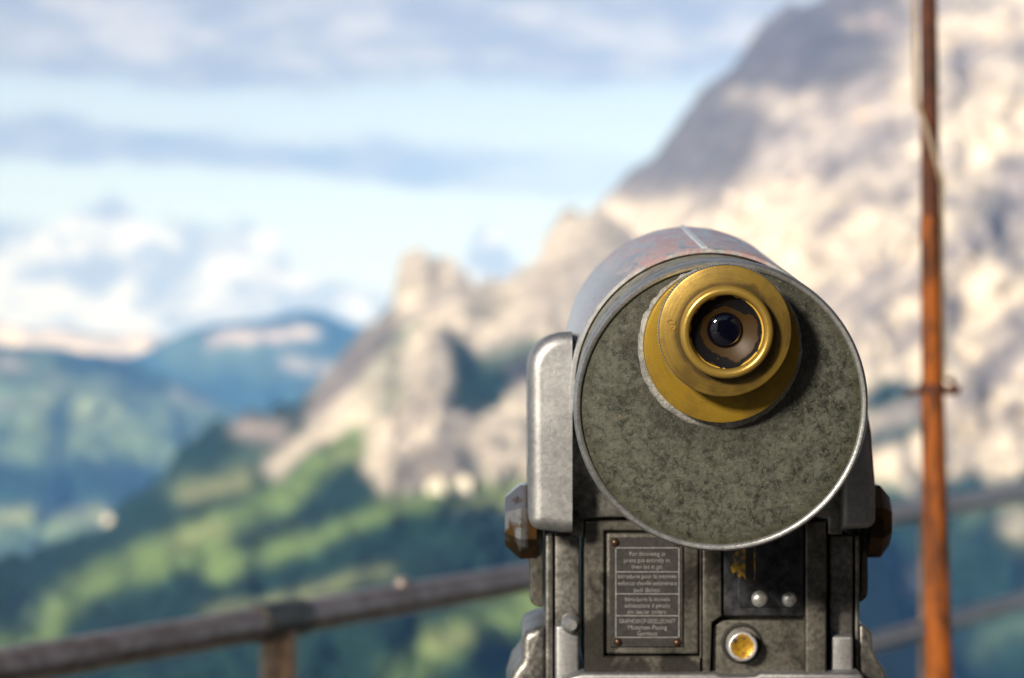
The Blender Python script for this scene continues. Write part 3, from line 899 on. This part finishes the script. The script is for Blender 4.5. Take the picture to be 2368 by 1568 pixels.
# ------------------------------------------------------------------ small huts on the slopes
def hut(px, py, d, s, label, wallm, rz=0.3):
    p = at(px, py, d)
    root = empty('mountain_hut', p)
    root.rotation_euler.z = 0
    Mx = Matrix.Translation(p) @ Matrix.Rotation(rz, 4, 'Z')
    bm = bmesh.new()
    pts = [(-s * .6, -s), (s * .6, -s), (s * .6, s * .5), (0, s * .95), (-s * .6, s * .5)]
    extr(bm, pts, -s * .7, s * .7, Mx)
    obj('wall', bm, wallm, root, smooth=0)
    bm = bmesh.new()
    for sg in (-1, 1):
        extr(bm, [(0, s * .98), (sg * s * .75, s * .42), (sg * s * .75, s * .52), (0, s * 1.08)][::sg], -s * .8, s * .8, Mx)
    obj('roof', bm, MATS['hut_roof'], root, smooth=0)
    bm = bmesh.new()
    extr(bm, [(-s * .14, -s), (s * .14, -s), (s * .14, -s * .3), (-s * .14, -s * .3)], -s * .72, -s * .68, Mx)
    obj('door', bm, MATS['hut_roof'], root, smooth=0)
    tag(root, label, 'hut', 'huts scattered over the slopes')


simple('hut_plaster', (0.78, 0.72, 0.60), 0, 0.8, 2.0, 0.1)
simple('hut_roof', (0.30, 0.22, 0.17), 0, 0.8, 2.0, 0.2)

# ------------------------------------------------------------------ the coin telescope
FO = at(1667, 941, 1.10)
AX = Vector((0.0092, 1.0, 0.1164)).normalized()          # line of sight of the tube
XR = AX.cross(Vector((0, 0, 1))).normalized()
ZU = XR.cross(AX).normalized()
T = Matrix(((XR.x, AX.x, ZU.x, FO.x), (XR.y, AX.y, ZU.y, FO.y), (XR.z, AX.z, ZU.z, FO.z), (0, 0, 0, 1)))
Ti = T.inverted()


def on_axis(px, py, depth):
    """matrix for a turned piece parallel to the tube, centred where (px, py) is seen, at local depth"""
    d = 1.1 + depth
    for _ in range(4):
        q = Ti @ at(px, py, d)
        d += depth - q.y
    q = Ti @ at(px, py, d)
    return T @ Matrix.Translation((q.x, q.y, q.z))


base_pt = at(1635, 1568, 1.27)
tele = empty('coin_telescope', (base_pt.x, base_pt.y, 0.0))
tag(tele, 'coin-operated viewing telescope of grey cast metal with a brass eyepiece', 'telescope')

RT = 0.0748
# barrel with front lip and objective end
bm = bmesh.new()
lathe(bm, [(RT - 0.0030, 0.120), (RT - 0.0030, 0.0780), (RT - 0.0022, 0.0765), (RT - 0.0006, 0.0765), (RT, 0.0775), (RT, 0.170), (RT + 0.0006, 0.250),
           (RT - 0.0008, 0.2570), (RT - 0.004, 0.2600), (RT - 0.010, 0.2610), (RT - 0.011, 0.245), (0, 0.245)], T, 128)
barrel = obj('barrel', bm, MATS['barrel_alloy'], tele, 40)
bm = bmesh.new()
Ms = T @ Matrix.Rotation(R(-2.0), 4, 'Y')
extr(bm, [(-0.0019, RT - 0.001), (0.0019, RT - 0.001), (0.0013, RT + 0.0010), (-0.0013, RT + 0.0010)], 0.078, 0.257, Ms)
obj('seam', bm, MATS['seam_bright'], barrel, 30)
# head: enamelled cylinder, rim and face
bm = bmesh.new()
lathe(bm, [(RT - 0.0034, 0.100), (RT - 0.0034, 0.012), (RT - 0.0022, 0.010), (RT - 0.0022, 0.006)], T, 128)
obj('head_cylinder', bm, MATS['aged_enamel'], tele, 40)
bm = bmesh.new()
lathe(bm, [(RT - 0.0040, 0.0090), (RT - 0.0006, 0.0085), (RT, 0.0068), (RT, 0.0018), (RT - 0.0004, 0.0002), (RT - 0.0014, -0.0012), (RT - 0.0028, -0.0012), (RT - 0.0037, -0.0004),
           (RT - 0.0039, 0.0012), (RT - 0.0046, 0.0012)], T, 160)
obj('rim', bm, MATS['rim_alloy'], tele, 50)
bm = bmesh.new()
rr = RT - 0.0035
lathe(bm, [(0, -0.0014), (rr * .35, -0.0012), (rr * .7, -0.0006), (rr * .92, 0.0000), (rr, 0.0006), (rr, 0.004)], T, 128)
obj('face_plate', bm, MATS['hammered_enamel'], tele, 50)
# bare ring, worn round the eyepiece
bm = bmesh.new()
Mc = on_axis(1667, 803, -0.0012)
n = 160
rng = random.Random(4)
prof = [(0.0380, 0.002), (0.0380, -0.0012), (0.0398, -0.0010), (0.0410, -0.0003), (0.0418, 0.0012)]
rings = []
for k, (r, y) in enumerate(prof):
    ring = []
    for i in range(n):
        a_ = 2 * math.pi * i / n
        q = r
        if k >= 2: q += 0.0009 * mnoise.noise(Vector((math.cos(a_) * 9, math.sin(a_) * 9, k))) + rng.uniform(-1, 1) * 0.00022
        if k >= 2: q += 0.0006 * math.sin(a_ + 3.9)
        ring.append(bm.verts.new(Mc @ Vector((q * math.sin(a_), y, q * math.cos(a_)))))
    rings.append(ring)
for a_, b_ in zip(rings, rings[1:]):
    for i in range(n): bm.faces.new((a_[i], a_[(i + 1) % n], b_[(i + 1) % n], b_[i]))
obj('worn_collar', bm, MATS['bare_metal'], tele, 50)
# eyepiece: base disc, neck, milled flange, eyecup, funnel, lens
eyep = None
bm = bmesh.new()
M1 = on_axis(1669, 800, -0.010)
lathe(bm, [(0.0390, 0.012), (0.0390, 0.0008), (0.0388, 0.0002), (0.0378, 0.0), (0.030, -0.0002), (0.018, -0.0002), (0.018, 0.006)], M1, 160)
eyep = obj('eyepiece', bm, MATS['brass'], tele, 40)
bm = bmesh.new()
M2 = on_axis(1677, 766, -0.028)
lathe(bm, [(0.0190, 0.006), (0.0190, 0.0), (0.0318, 0.0002), (0.0325, 0.0006), (0.0329, 0.0014), (0.0329, 0.0070), (0.0319, 0.0080), (0.0295, 0.0084), (0.0230, 0.0088), (0.0225, 0.0205)], M2, 260, teeth={4, 5})
flange = obj('milled_flange', bm, MATS['brass_tarnished'], eyep, 40)
# silver band of the milled edge
bm = bmesh.new()
lathe(bm, [(0.0327, 0.0024), (0.03315, 0.0028), (0.03315, 0.0066), (0.0327, 0.0070)], M2, 260, teeth={1, 2})
obj('milled_edge', bm, MATS['rim_alloy'], flange, 0)
bm = bmesh.new()
M3 = on_axis(1682, 770, -0.0365)
lip = [(0.0228, 0.0080), (0.0228, 0.0028)]
for i in range(0, 11):
    a_ = R(0 + 180 * i / 10)
    lip.append((0.0205 + 0.0023 * math.cos(a_), 0.0026 - 0.0026 * math.sin(a_)))
lip += [(0.0181, 0.0040)]
lathe(bm, lip, M3, 128)
cup = obj('eyecup', bm, MATS['brass_lip'], eyep, 60)
bm = bmesh.new()
lathe(bm, [(0.0183, 0.0036), (0.0178, 0.0046), (0.0150, 0.0066), (0.0120, 0.0084), (0.0094, 0.0098), (0.0088, 0.0102), (0.0085, 0.0112), (0.0085, 0.014)], M3, 128)
obj('funnel', bm, MATS['flaked_lacquer'], cup, 40)
bm = bmesh.new()
lp = []
for i in range(9):
    r_ = 0.0086 * i / 8
    lp.append((r_, 0.0106 - 0.0030 * math.sqrt(max(0, 1 - (r_ / 0.0090) ** 2))))
lathe(bm, lp, M3 @ Matrix.Translation((0, 0.0008, 0)), 64)
obj('lens', bm, MATS['lens_glass'], cup, 0 or 80)


def text_mesh(bm, body, M, size, align='CENTER', extrude=0.0, sx=1.0):
    cu = bpy.data.curves.new('t', 'FONT')
    cu.body = body; cu.size = size; cu.align_x = align; cu.align_y = 'CENTER'; cu.extrude = extrude
    cu.resolution_u = 3
    ob = bpy.data.objects.new('t', cu)
    col.objects.link(ob)
    dg = bpy.context.evaluated_depsgraph_get()
    me = bpy.data.meshes.new_from_object(ob.evaluated_get(dg))
    b0 = len(bm.verts)
    bm.from_mesh(me)
    bm.verts.ensure_lookup_table()
    for v in bm.verts[b0:]:
        v.co = M @ Vector((v.co.x * sx, -v.co.z, v.co.y))
    bpy.data.objects.remove(ob); bpy.data.curves.remove(cu); bpy.data.meshes.remove(me)


simple('engraved_brass', (0.25, 0.15, 0.03), 0.4, 0.45, 400, 0.3, 0.1)
bm = bmesh.new()
q = M2.inverted() @ at(1551, 748, 1.074)
text_mesh(bm, '60', M2 @ Matrix.Translation((q.x, -0.00012, q.z)) @ Matrix.Rotation(R(-86), 4, 'Y') @ Matrix.Scale(1, 4), 0.0064, extrude=0.0002)
obj('engraving', bm, MATS['engraved_brass'], flange, 30)

# housing between the cheeks
HD = 1.205


def lp_(x, y, d):
    p = at(x, y, d)
    return (p.x, p.z)


bm = bmesh.new()
extr(bm, [lp_(*q, HD) for q in ((1318, 800), (1318, 1236), (1349, 1244), (1351, 1198), (1400, 1196), (1890, 1196), (1915, 1200), (1916, 1236), (1948, 1236), (1960, 900), (1800, 1000), (1630, 1080), (1450, 1000))][::-1],
     HD, 1.33, bev=0.0012)
obj('housing', bm, MATS['cast_alloy_worn'], tele, 30)


def arc(cx_, cy_, r, a0, a1, n=8):
    return [(cx_ + r * math.cos(R(a0 + (a1 - a0) * i / n)), cy_ - r * math.sin(R(a0 + (a1 - a0) * i / n))) for i in range(n + 1)]


CD = 1.182
bm = bmesh.new()
ol = [(1372, 766)] + arc(1310, 856, 89, 90, 180, 12) + arc(1254, 1196, 32, 180, 262, 6) + [(1300, 1234), (1372, 1234)]
extr(bm, [lp_(*q, CD) for q in ol], CD, 1.31, bev=0.0095, seg=8)
xc = at(1323.5, 900, CD).x
bis = bmesh.ops.bisect_plane(bm, geom=bm.verts[:] + bm.edges[:] + bm.faces[:], plane_co=(xc, 0, 0), plane_no=(1, 0, 0), clear_outer=True)
bmesh.ops.contextual_create(bm, geom=[e for e in bis['geom_cut'] if isinstance(e, bmesh.types.BMEdge)])
obj('cheek', bm, MATS['cast_alloy'], tele, 40)
bm = bmesh.new()
ol = [(1946, 1226), (1946, 905), (1985, 895), (2004, 925), (2014, 1000), (2026, 1120)] + arc(2004, 1200, 22, 0, -90, 6)
extr(bm, [lp_(*q, 1.20) for q in ol], 1.20, 1.31, bev=0.004, seg=4)
obj('cheek', bm, MATS['cast_alloy'], tele, 40)
# pivot nuts (axis across) and washers
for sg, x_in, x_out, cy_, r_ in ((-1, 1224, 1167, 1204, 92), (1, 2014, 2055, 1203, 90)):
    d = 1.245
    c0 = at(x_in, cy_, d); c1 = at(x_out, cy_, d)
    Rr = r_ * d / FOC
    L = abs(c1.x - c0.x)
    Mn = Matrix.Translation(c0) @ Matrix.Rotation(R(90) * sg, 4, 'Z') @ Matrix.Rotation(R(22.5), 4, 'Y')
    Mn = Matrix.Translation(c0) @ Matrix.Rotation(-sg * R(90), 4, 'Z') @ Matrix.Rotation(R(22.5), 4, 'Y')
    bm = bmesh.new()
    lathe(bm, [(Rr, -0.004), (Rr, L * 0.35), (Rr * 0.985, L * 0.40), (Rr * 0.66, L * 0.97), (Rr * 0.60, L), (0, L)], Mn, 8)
    obj('pivot_nut', bm, MATS['nut_rusty_shaded_chrome'], tele, 20)
for q, m_ in (((1225, 1256, 1130, 1404), 'cast_alloy_dull'), ((1984, 2007, 1130, 1392), 'cast_alloy_dull')):
    a_, b_ = at(q[0], q[3], 1.236), at(q[1], q[2], 1.236)
    bm = bmesh.new()
    left = q[0] < 1500
    extr(bm, rrect(a_.x, b_.x, a_.z, b_.z, (0.002, 0.002, 0.001 if left else 0.006, 0.006 if left else 0.001)), 1.236, 1.31, bev=0.001)
    obj('pivot_plate', bm, MATS[m_], tele, 40)

# yoke arms, each a pair of ribs
for xs, m_ in ((((1262, 1279), (1283, 1340)), 'cast_alloy_worn'), (((1918, 1972), (1976, 1986)), 'cast_alloy_worn')):
    bm = bmesh.new()
    extr(bm, rectpx(*xs[0], 1238, 1640, 1.222, 0.001), 1.222, 1.34, bev=0.0012)
    arm = obj('yoke_arm', bm, MATS[m_], tele, 40)
    bm = bmesh.new()
    extr(bm, rectpx(*xs[1], 1238, 1640, 1.226 if xs[0][0] > 1500 else 1.224, 0.001), 1.224, 1.30, bev=0.0016)
    obj('rib', bm, MATS[m_], arm, 40)
# foot shoes clasping the arms
bm = bmesh.new()
extr(bm, rectpx(1284, 1340, 1446, 1640, 1.214, 0.002), 1.214, 1.2242, bev=0.002)
obj('clamp_shoe', bm, MATS['cast_alloy'], tele, 40)
bm = bmesh.new()
lathe(bm, [(0.0, -0.006), (0.003, -0.006), (0.0052, -0.0035), (0.0058, 0.0), (0.006, 0.004)], Matrix.Translation(at(1321, 1442, 1.214)), 24)
obj('clamp_bolt', bm, MATS['rim_alloy'], tele, 40)
bm = bmesh.new()
extr(bm, rectpx(1921, 1974, 1470, 1640, 1.214, 0.002), 1.214, 1.2242, bev=0.002)
obj('clamp_shoe', bm, MATS['cast_alloy'], tele, 40)

# coin box
BD = 1.216
bm = bmesh.new()
extr(bm, rectpx(1353, 1912, 1206, 1640, BD, 0.001), BD, 1.32)
cbox = obj('coin_box', bm, MATS['cast_alloy_dull'], tele, 30)
bm = bmesh.new()
framepx(bm, (1352, 1622, 1205, 1559), (1398, 1618, 1228, 1518), 1.206, BD + 0.001, 0.0009)
obj('panel_frame', bm, MATS['cast_alloy_dull'], cbox, 30)
bm = bmesh.new()
extr(bm, rectpx(1402.5, 1615, 1233, 1513, 1.2045, 0.0012), 1.2045, BD + 0.001, bev=0.0014)
obj('raised_panel', bm, MATS['cast_alloy_dull'], cbox, 30)
bm = bmesh.new()
ol = [(1625, 1206), (1669, 1206), (1669, 1424), (1646, 1440), (1643, 1559), (1625, 1559)]
extr(bm, [lp_(*q, 1.2055) for q in ol][::-1], 1.2055, BD + 0.001, bev=0.0010)
obj('divider', bm, MATS['cast_alloy_dull'], cbox, 30)
bm = bmesh.new()
extr(bm, rectpx(1863, 1911, 1206, 1559, 1.2055, 0.0012), 1.2055, BD + 0.001, bev=0.0014)
obj('side_post', bm, MATS['cast_alloy_dull'], cbox, 30)
bm = bmesh.new()
ol = [(1670, 1434), (1861, 1434), (1861, 1559), (1646, 1559), (1649, 1450)]
extr(bm, [lp_(*q, 1.211) for q in ol][::-1], 1.211, BD + 0.001, bev=0.0008)
obj('button_panel', bm, MATS['cast_alloy_dull'], cbox, 30)

# instruction plaque
plaq_d = 1.2030
bm = bmesh.new()
extr(bm, [lp_(*q, plaq_d) for q in ((1410, 1496), (1579, 1496), (1579, 1243), (1410, 1243))], plaq_d, 1.2046, bev=0.0003, seg=1)
plaque = obj('plaque', bm, MATS['plaque_metal'], tele, 30)
bm = bmesh.new()
LD = plaq_d - 0.00025


def bar(x0, x1, y0, y1):
    extr(bm, rectpx(x0, x1, y0, y1, LD, 0.00005, 1), LD, plaq_d + 0.0002)


bar(1423.0, 1425.2, 1268.4, 1474); bar(1569.0, 1571.2, 1268.4, 1474)
for y in (1267, 1322.5, 1373.5, 1424, 1474): bar(1425.4, 1568.8, y - 1, y + 1)
lines = [(1281, 'For throwing in', 82), (1296, 'press pin entirely in,', 108), (1311, 'then let it go.', 74),
         (1333, 'Introduire pour la monnaie', 136), (1349, 'enfoncer cheville entièrement', 136), (1364.5, 'puis lâchez.', 62),
         (1386, 'Introdurre la moneta', 104), (1401, 'schiacciare il pirolo', 104), (1415, 'poi lasciar andare.', 92),
         (1437, 'GRAPHOSKOP-GESELLSCHAFT', 130), (1451.5, 'München-Pasing', 90), (1465, 'Germany', 46)]
for y, s_, wpx in lines:
    tmp = bmesh.new()
    text_mesh(tmp, s_, Matrix(), 1.0)
    wid = max(v.co.x for v in tmp.verts) - min(v.co.x for v in tmp.verts)
    tmp.free()
    size = 14.5 * LD / FOC
    sx = (wpx * LD / FOC) / (wid * size)
    text_mesh(bm, s_, Matrix.Translation(at(1497, y, LD)), size, sx=sx)
obj('lettering', bm, MATS['lettering_white'], plaque, 0)
for x, y in ((1422.5, 1254.5), (1567, 1254.5), (1429, 1484.5), (1566, 1486)):
    bm = bmesh.new()
    lathe(bm, [(0, -0.0016), (0.0010, -0.0014), (0.0019, -0.0008), (0.0024, 0.0001)], Matrix.Translation(at(x, y, plaq_d - 0.0001)), 20)
    obj('rivet', bm, MATS['rivet_rust'], plaque, 60)

# coin plate
cp_d = 1.2085
bm = bmesh.new()
extr(bm, rectpx(1671, 1860, 1208, 1424, cp_d, 0.0008), cp_d, BD + 0.001, bev=0.0008)
plate = obj('coin_plate', bm, MATS['plate_steel'], tele, 30)
bm = bmesh.new()
extr(bm, rectpx(1706, 1858, 1210, 1404, cp_d - 0.0016, 0.001), cp_d - 0.0016, cp_d + 0.0004, bev=0.0006)
obj('cover_sheet', bm, MATS['plate_steel'], plate, 30)
bm = bmesh.new()
extr(bm, rectpx(1724.5, 1743, 1240, 1357, cp_d - 0.0019, 0.0012), cp_d - 0.0019, cp_d - 0.0012)
obj('coin_slot', bm, MATS['slot_black'], plate, 0)
bm = bmesh.new()
ol = [(1724, 1240), (1724, 1340), (1716, 1330), (1709, 1337), (1702, 1322), (1695, 1327), (1690, 1312), (1699, 1300), (1694, 1288), (1703, 1276), (1699, 1240)]
extr(bm, [lp_(*q, cp_d - 0.0018) for q in ol], cp_d - 0.0018, cp_d - 0.0001)
extr(bm, [lp_(*q, cp_d - 0.0018) for q in ((1743.5, 1240), (1743.5, 1345), (1747, 1330), (1746, 1240))], cp_d - 0.0018, cp_d - 0.0012)
obj('yellow_patch', bm, MATS['yellow_paint'], plate, 0)
# stamped emblem: a ring with raised strokes
bm = bmesh.new()
Me = Matrix.Translation(at(1800, 1312, cp_d - 0.0016))
lathe(bm, [(0.0052, 0.0002), (0.0055, -0.0006), (0.0062, -0.0006), (0.0065, 0.0002)], Me, 40)
for (x0, x1, y0, y1) in ((1790, 1794, 1298, 1328), (1800, 1804, 1298, 1328), (1794.2, 1799.8, 1311, 1315), (1781, 1785, 1306, 1324), (1786, 1790, 1262, 1284), (1796, 1800, 1258, 1284), (1806, 1810, 1262, 1284)):
    extr(bm, rectpx(x0, x1, y0, y1, cp_d - 0.0023, 0.0002, 2), cp_d - 0.0023, cp_d - 0.0015)
obj('emblem', bm, MATS['plate_steel'], plate, 40)
for x, y, r_ in ((1757, 1385, 19.5), (1826, 1386, 18)):
    rr = r_ * cp_d / FOC
    bm = bmesh.new()
    lathe(bm, [(0, -0.0026), (rr * .45, -0.0023), (rr * .8, -0.0014), (rr, 0.0002)], Matrix.Translation(at(x, y, cp_d - 0.0017)), 28)
    obj('rivet', bm, MATS['rivet_steel'], plate, 60)
# release button in its recess
bm = bmesh.new()
Mb = Matrix.Translation(at(1715, 1488, 1.2105))
lathe(bm, [(0.0115, 0.0008), (0.0113, -0.0004), (0.0104, -0.0008), (0.0096, -0.0004), (0.0094, 0.0006), (0, 0.0006)], Mb, 40)
br = obj('button_recess', bm, MATS['gap_dark'], tele, 40)
bm = bmesh.new()
Mb = Matrix.Translation(at(1718, 1496, 1.200))
lathe(bm, [(0, 0.0006), (0.0055, 0.0005), (0.0068, -0.0002), (0.0076, 0.0), (0.0083, 0.0008), (0.0084, 0.0022), (0.0083, 0.0115)], Mb, 48)
obj('button', bm, MATS['button_brass'], tele, 50)

# base ledge, side lugs and pedestal
bm = bmesh.new()
extr(bm, [lp_(*q, 1.20) for q in ((1300, 1640), (1300, 1571), (1345, 1558), (1655, 1557), (1668, 1564), (1745, 1564), (1758, 1557), (1990, 1557), (1998, 1566), (1998, 1640))][::-1], 1.20, 1.34, bev=0.002)
obj('base_ledge', bm, MATS['cast_alloy'], tele, 40)
for ol, m_ in (([(1263, 1448), (1240, 1452), (1216, 1462), (1207, 1480), (1208, 1522), (1200, 1536), (1184, 1556), (1170, 1600), (1170, 1640), (1263, 1640)], 'cast_alloy_worn'),
               ([(1986, 1442), (2000, 1446), (2017, 1464), (2019, 1500), (2030, 1526), (2046, 1548), (2062, 1600), (2062, 1640), (1986, 1640)], 'cast_alloy_worn')):
    bm = bmesh.new()
    extr(bm, [lp_(*q, 1.225) for q in ol], 1.225, 1.31, bev=0.006, seg=4)
    obj('base_lug', bm, MATS[m_], tele, 45)
bm = bmesh.new()
zt = at(0, 1641, 1.20).z
lathe(bm, [(0, 0), (0.13, 0), (0.13, 0.018), (0.07, 0.03), (0.062, 0.10), (0.060, zt - 0.10), (0.085, zt - 0.03), (0.095, zt - 0.001), (0, zt - 0.001)],
      Matrix.Translation((base_pt.x, base_pt.y, 0)) @ Matrix.Rotation(R(90), 4, 'X'), 48)
obj('pedestal', bm, MATS['cast_alloy_dull'], tele, 40)

# ------------------------------------------------------------------ railing
pb = RA + RD * 0.45
rail = empty('railing', (pb.x, pb.y, 0))
tag(rail, 'weathered brown pipe railing with two bars running behind the telescope', 'railing')
bm = bmesh.new()
tube(bm, [RA + RD * t for t in np.linspace(-4.2, 5.1, 40)], 0.0220, 20)
obj('top_rail', bm, MATS['weathered_pipe'], rail, 40)
bm = bmesh.new()
pk = RA + RD * 0.757
tube(bm, [pk + Vector((0, 0, 0.018)), pk + Vector((0, 0, 0.027)), pk + Vector((0, 0, 0.031))], [0.012, 0.011, 0.006], 12)
obj('rail_stud', bm, MATS['weathered_pipe'], rail, 40)
for dz in (-0.252, -0.62):
    bm = bmesh.new()
    tube(bm, [RA + RD * t + Vector((0, 0, dz)) for t in np.linspace(-4.2, 5.1, 40)], 0.0190, 20)
    obj('lower_rail', bm, MATS['weathered_pipe'], rail, 40)
for t in (-3.92, -1.72, 0.485, 2.69, 4.88):
    p = RA + RD * t
    bm = bmesh.new()
    tube(bm, [(p.x, p.y, 0.0), (p.x, p.y, 0.6), (p.x, p.y, RA.z - 0.012)], 0.0235, 20)
    post = obj('post', bm, MATS['post_rust'], rail, 40)
    bm = bmesh.new()
    tube(bm, [p - RD * 0.045, p + RD * 0.045], 0.0252, 20)
    obj('joint_sleeve', bm, MATS['cast_alloy_dull'], post, 40)
    bm = bmesh.new()
    tube(bm, [(p.x, p.y, 0.0005), (p.x, p.y, 0.012)], 0.06, 20)
    obj('foot_flange', bm, MATS['weathered_pipe'], post, 40)

# ------------------------------------------------------------------ rusty pole with rope
PD = 2.45


def ppt(px, py): return at(px, py, PD)


foot = ppt(2180, 2200); foot.z = 0
k_ = PD / FOC
pole = empty('rusty_pole', (ppt(2172, 1568).x + 0.02, PD, 0))
tag(pole, 'orange rusty iron pole standing upright right of the telescope', 'pole')
bm = bmesh.new()
b0 = ppt(2172, 1568); b1 = ppt(2156, 905)
dirv = (b0 - b1) / (b0.z - b1.z)
foot = b0 + dirv * (0 - b0.z)
tube(bm, [foot, b0, b1, ppt(2156, 880)], [33 * k_, 31 * k_, 27 * k_, 26.5 * k_], 24)
obj('lower_section', bm, MATS['rust'], pole, 40)
bm = bmesh.new()
tube(bm, [ppt(2156, 882), ppt(2152, 498)], [25 * k_, 23.8 * k_], 24)
obj('middle_section', bm, MATS['rust'], pole, 40)
bm = bmesh.new()
tube(bm, [ppt(2152, 500), ppt(2147, 0), ppt(2140, -700)], [22.5 * k_, 20 * k_, 17 * k_], 24)
obj('upper_section', bm, MATS['rust_dark'], pole, 40)
bm = bmesh.new()
tube(bm, [ppt(2156, 912), ppt(2156, 888)], 31 * k_, 24)
cl = obj('clamp', bm, MATS['rust_dark'], pole, 40)
bm = bmesh.new()
tube(bm, [ppt(2186, 905), ppt(2206, 902), ppt(2218, 902)], [9 * k_, 12 * k_, 12 * k_], 8)
tube(bm, [ppt(2190, 880), ppt(2200, 874), ppt(2206, 892)], [6 * k_, 6 * k_, 6 * k_], 8)
obj('clamp_bolt', bm, MATS['rust_dark'], cl, 30)
bm = bmesh.new()
tube(bm, [ppt(2126, 906), ppt(2108, 909), ppt(2092, 912)], [7 * k_, 6 * k_, 5 * k_], 8)
obj('clamp_tail', bm, MATS['rust_dark'], cl, 30)
# pale rope hanging beside the pole and winding round its front
bm = bmesh.new()
pts = []
for y in np.linspace(-700, 230, 16):
    pts.append(ppt(2098 + (y + 700) * 0.018, y) + Vector((0, -0.006, 0)))
for s_ in np.linspace(0.05, 1, 12):
    x = 2117 + (2176 - 2117) * s_; y = 240 + 190 * s_
    off = math.sqrt(max(0.0, 1 - ((x - 2150) / 28.0) ** 2)) * 0.013 + 0.004
    pts.append(ppt(x, y) + Vector((0, -off, 0)))
for y in np.linspace(450, 880, 8):
    pts.append(ppt(2176 + (y - 450) * 0.012, y) + Vector((0, -0.002, 0)))
tube(bm, pts, 0.0027, 10)
rope = obj('rope', bm, MATS['rope_pale'])
tag(rope, 'thin pale rope tied along and across the rusty pole', 'rope')
bm = bmesh.new()

# ------------------------------------------------------------------ huts
from mathutils.bvhtree import BVHTree
hb = bmesh.new(); hb.from_mesh(hillside.data)
hill = BVHTree.FromBMesh(hb)
hb.free()


def ground_range(px, py):
    o_ = Vector((0, 0, EYE))
    hit = hill.ray_cast(o_, (at(px, py, 1000.0) - o_).normalized())
    return hit[0].y if hit[0] else 700.0


hut(1007, 1126, ground_range(1007, 1136), 2.8, 'pale hut under the rock face, left one of two side by side', MATS['hut_plaster'])
hut(1071, 1123, ground_range(1071, 1133), 2.8, 'pale hut under the rock face, right one of two side by side', MATS['hut_plaster'], 0.1)
hut(249, 1203, ground_range(249, 1212), 2.2, 'lone pale hut on the wooded slope at far left', MATS['hut_plaster'], 0.2)

# ------------------------------------------------------------------ unseen hut-shaped blocker, added to keep the shaded metal dark
simple('blocker_dark_timber', (0.045, 0.030, 0.021), 0, 0.75, 6, 0.4, 0.4)
simple('blocker_stone_tile', (0.07, 0.068, 0.066), 0, 0.8, 3, 0.3, 0.4)
ref = empty('unseen_hut_blocker', (2.6, -0.6, 0))
tag(ref, 'unseen hut-shaped blocker added right of the terrace to darken the telescope', 'hut')


def block(x0, x1, y0, y1, z0, z1):
    b = bmesh.new()
    bmesh.ops.create_cube(b, size=1.0)
    for v in b.verts:
        v.co = Vector(((x0 + x1) / 2 + v.co.x * (x1 - x0), (y0 + y1) / 2 + v.co.y * (y1 - y0), (z0 + z1) / 2 + v.co.z * (z1 - z0)))
    return b


wallo = obj('wall', block(1.16, 4.0, -3.6, 2.3, 0.0, 2.9), MATS['blocker_dark_timber'], ref, 0)
for i in range(14):
    obj('blocker_plank', block(1.13, 1.158, -3.6, 2.3, 0.02 + i * 0.205, 0.215 + i * 0.205), MATS['blocker_dark_timber'], wallo, 0)
bm = bmesh.new()
extr(bm, [(0.62, 2.75), (0.62, 2.87), (2.6, 4.0), (4.5, 2.87), (4.5, 2.75), (2.6, 3.86)], -4.0, 2.7)
obj('roof', bm, MATS['blocker_stone_tile'], ref, 0)

wing = obj('rear_blocker_wing', block(-1.3, 4.0, -6.4, -3.62, 0.0, 2.9), MATS['blocker_dark_timber'], ref, 0)  # added behind the camera so the metal reflects something dark
for i in range(14):
    obj('blocker_plank', block(-1.3, 1.12, -3.618, -3.59, 0.02 + i * 0.205, 0.215 + i * 0.205), MATS['blocker_dark_timber'], wing, 0)
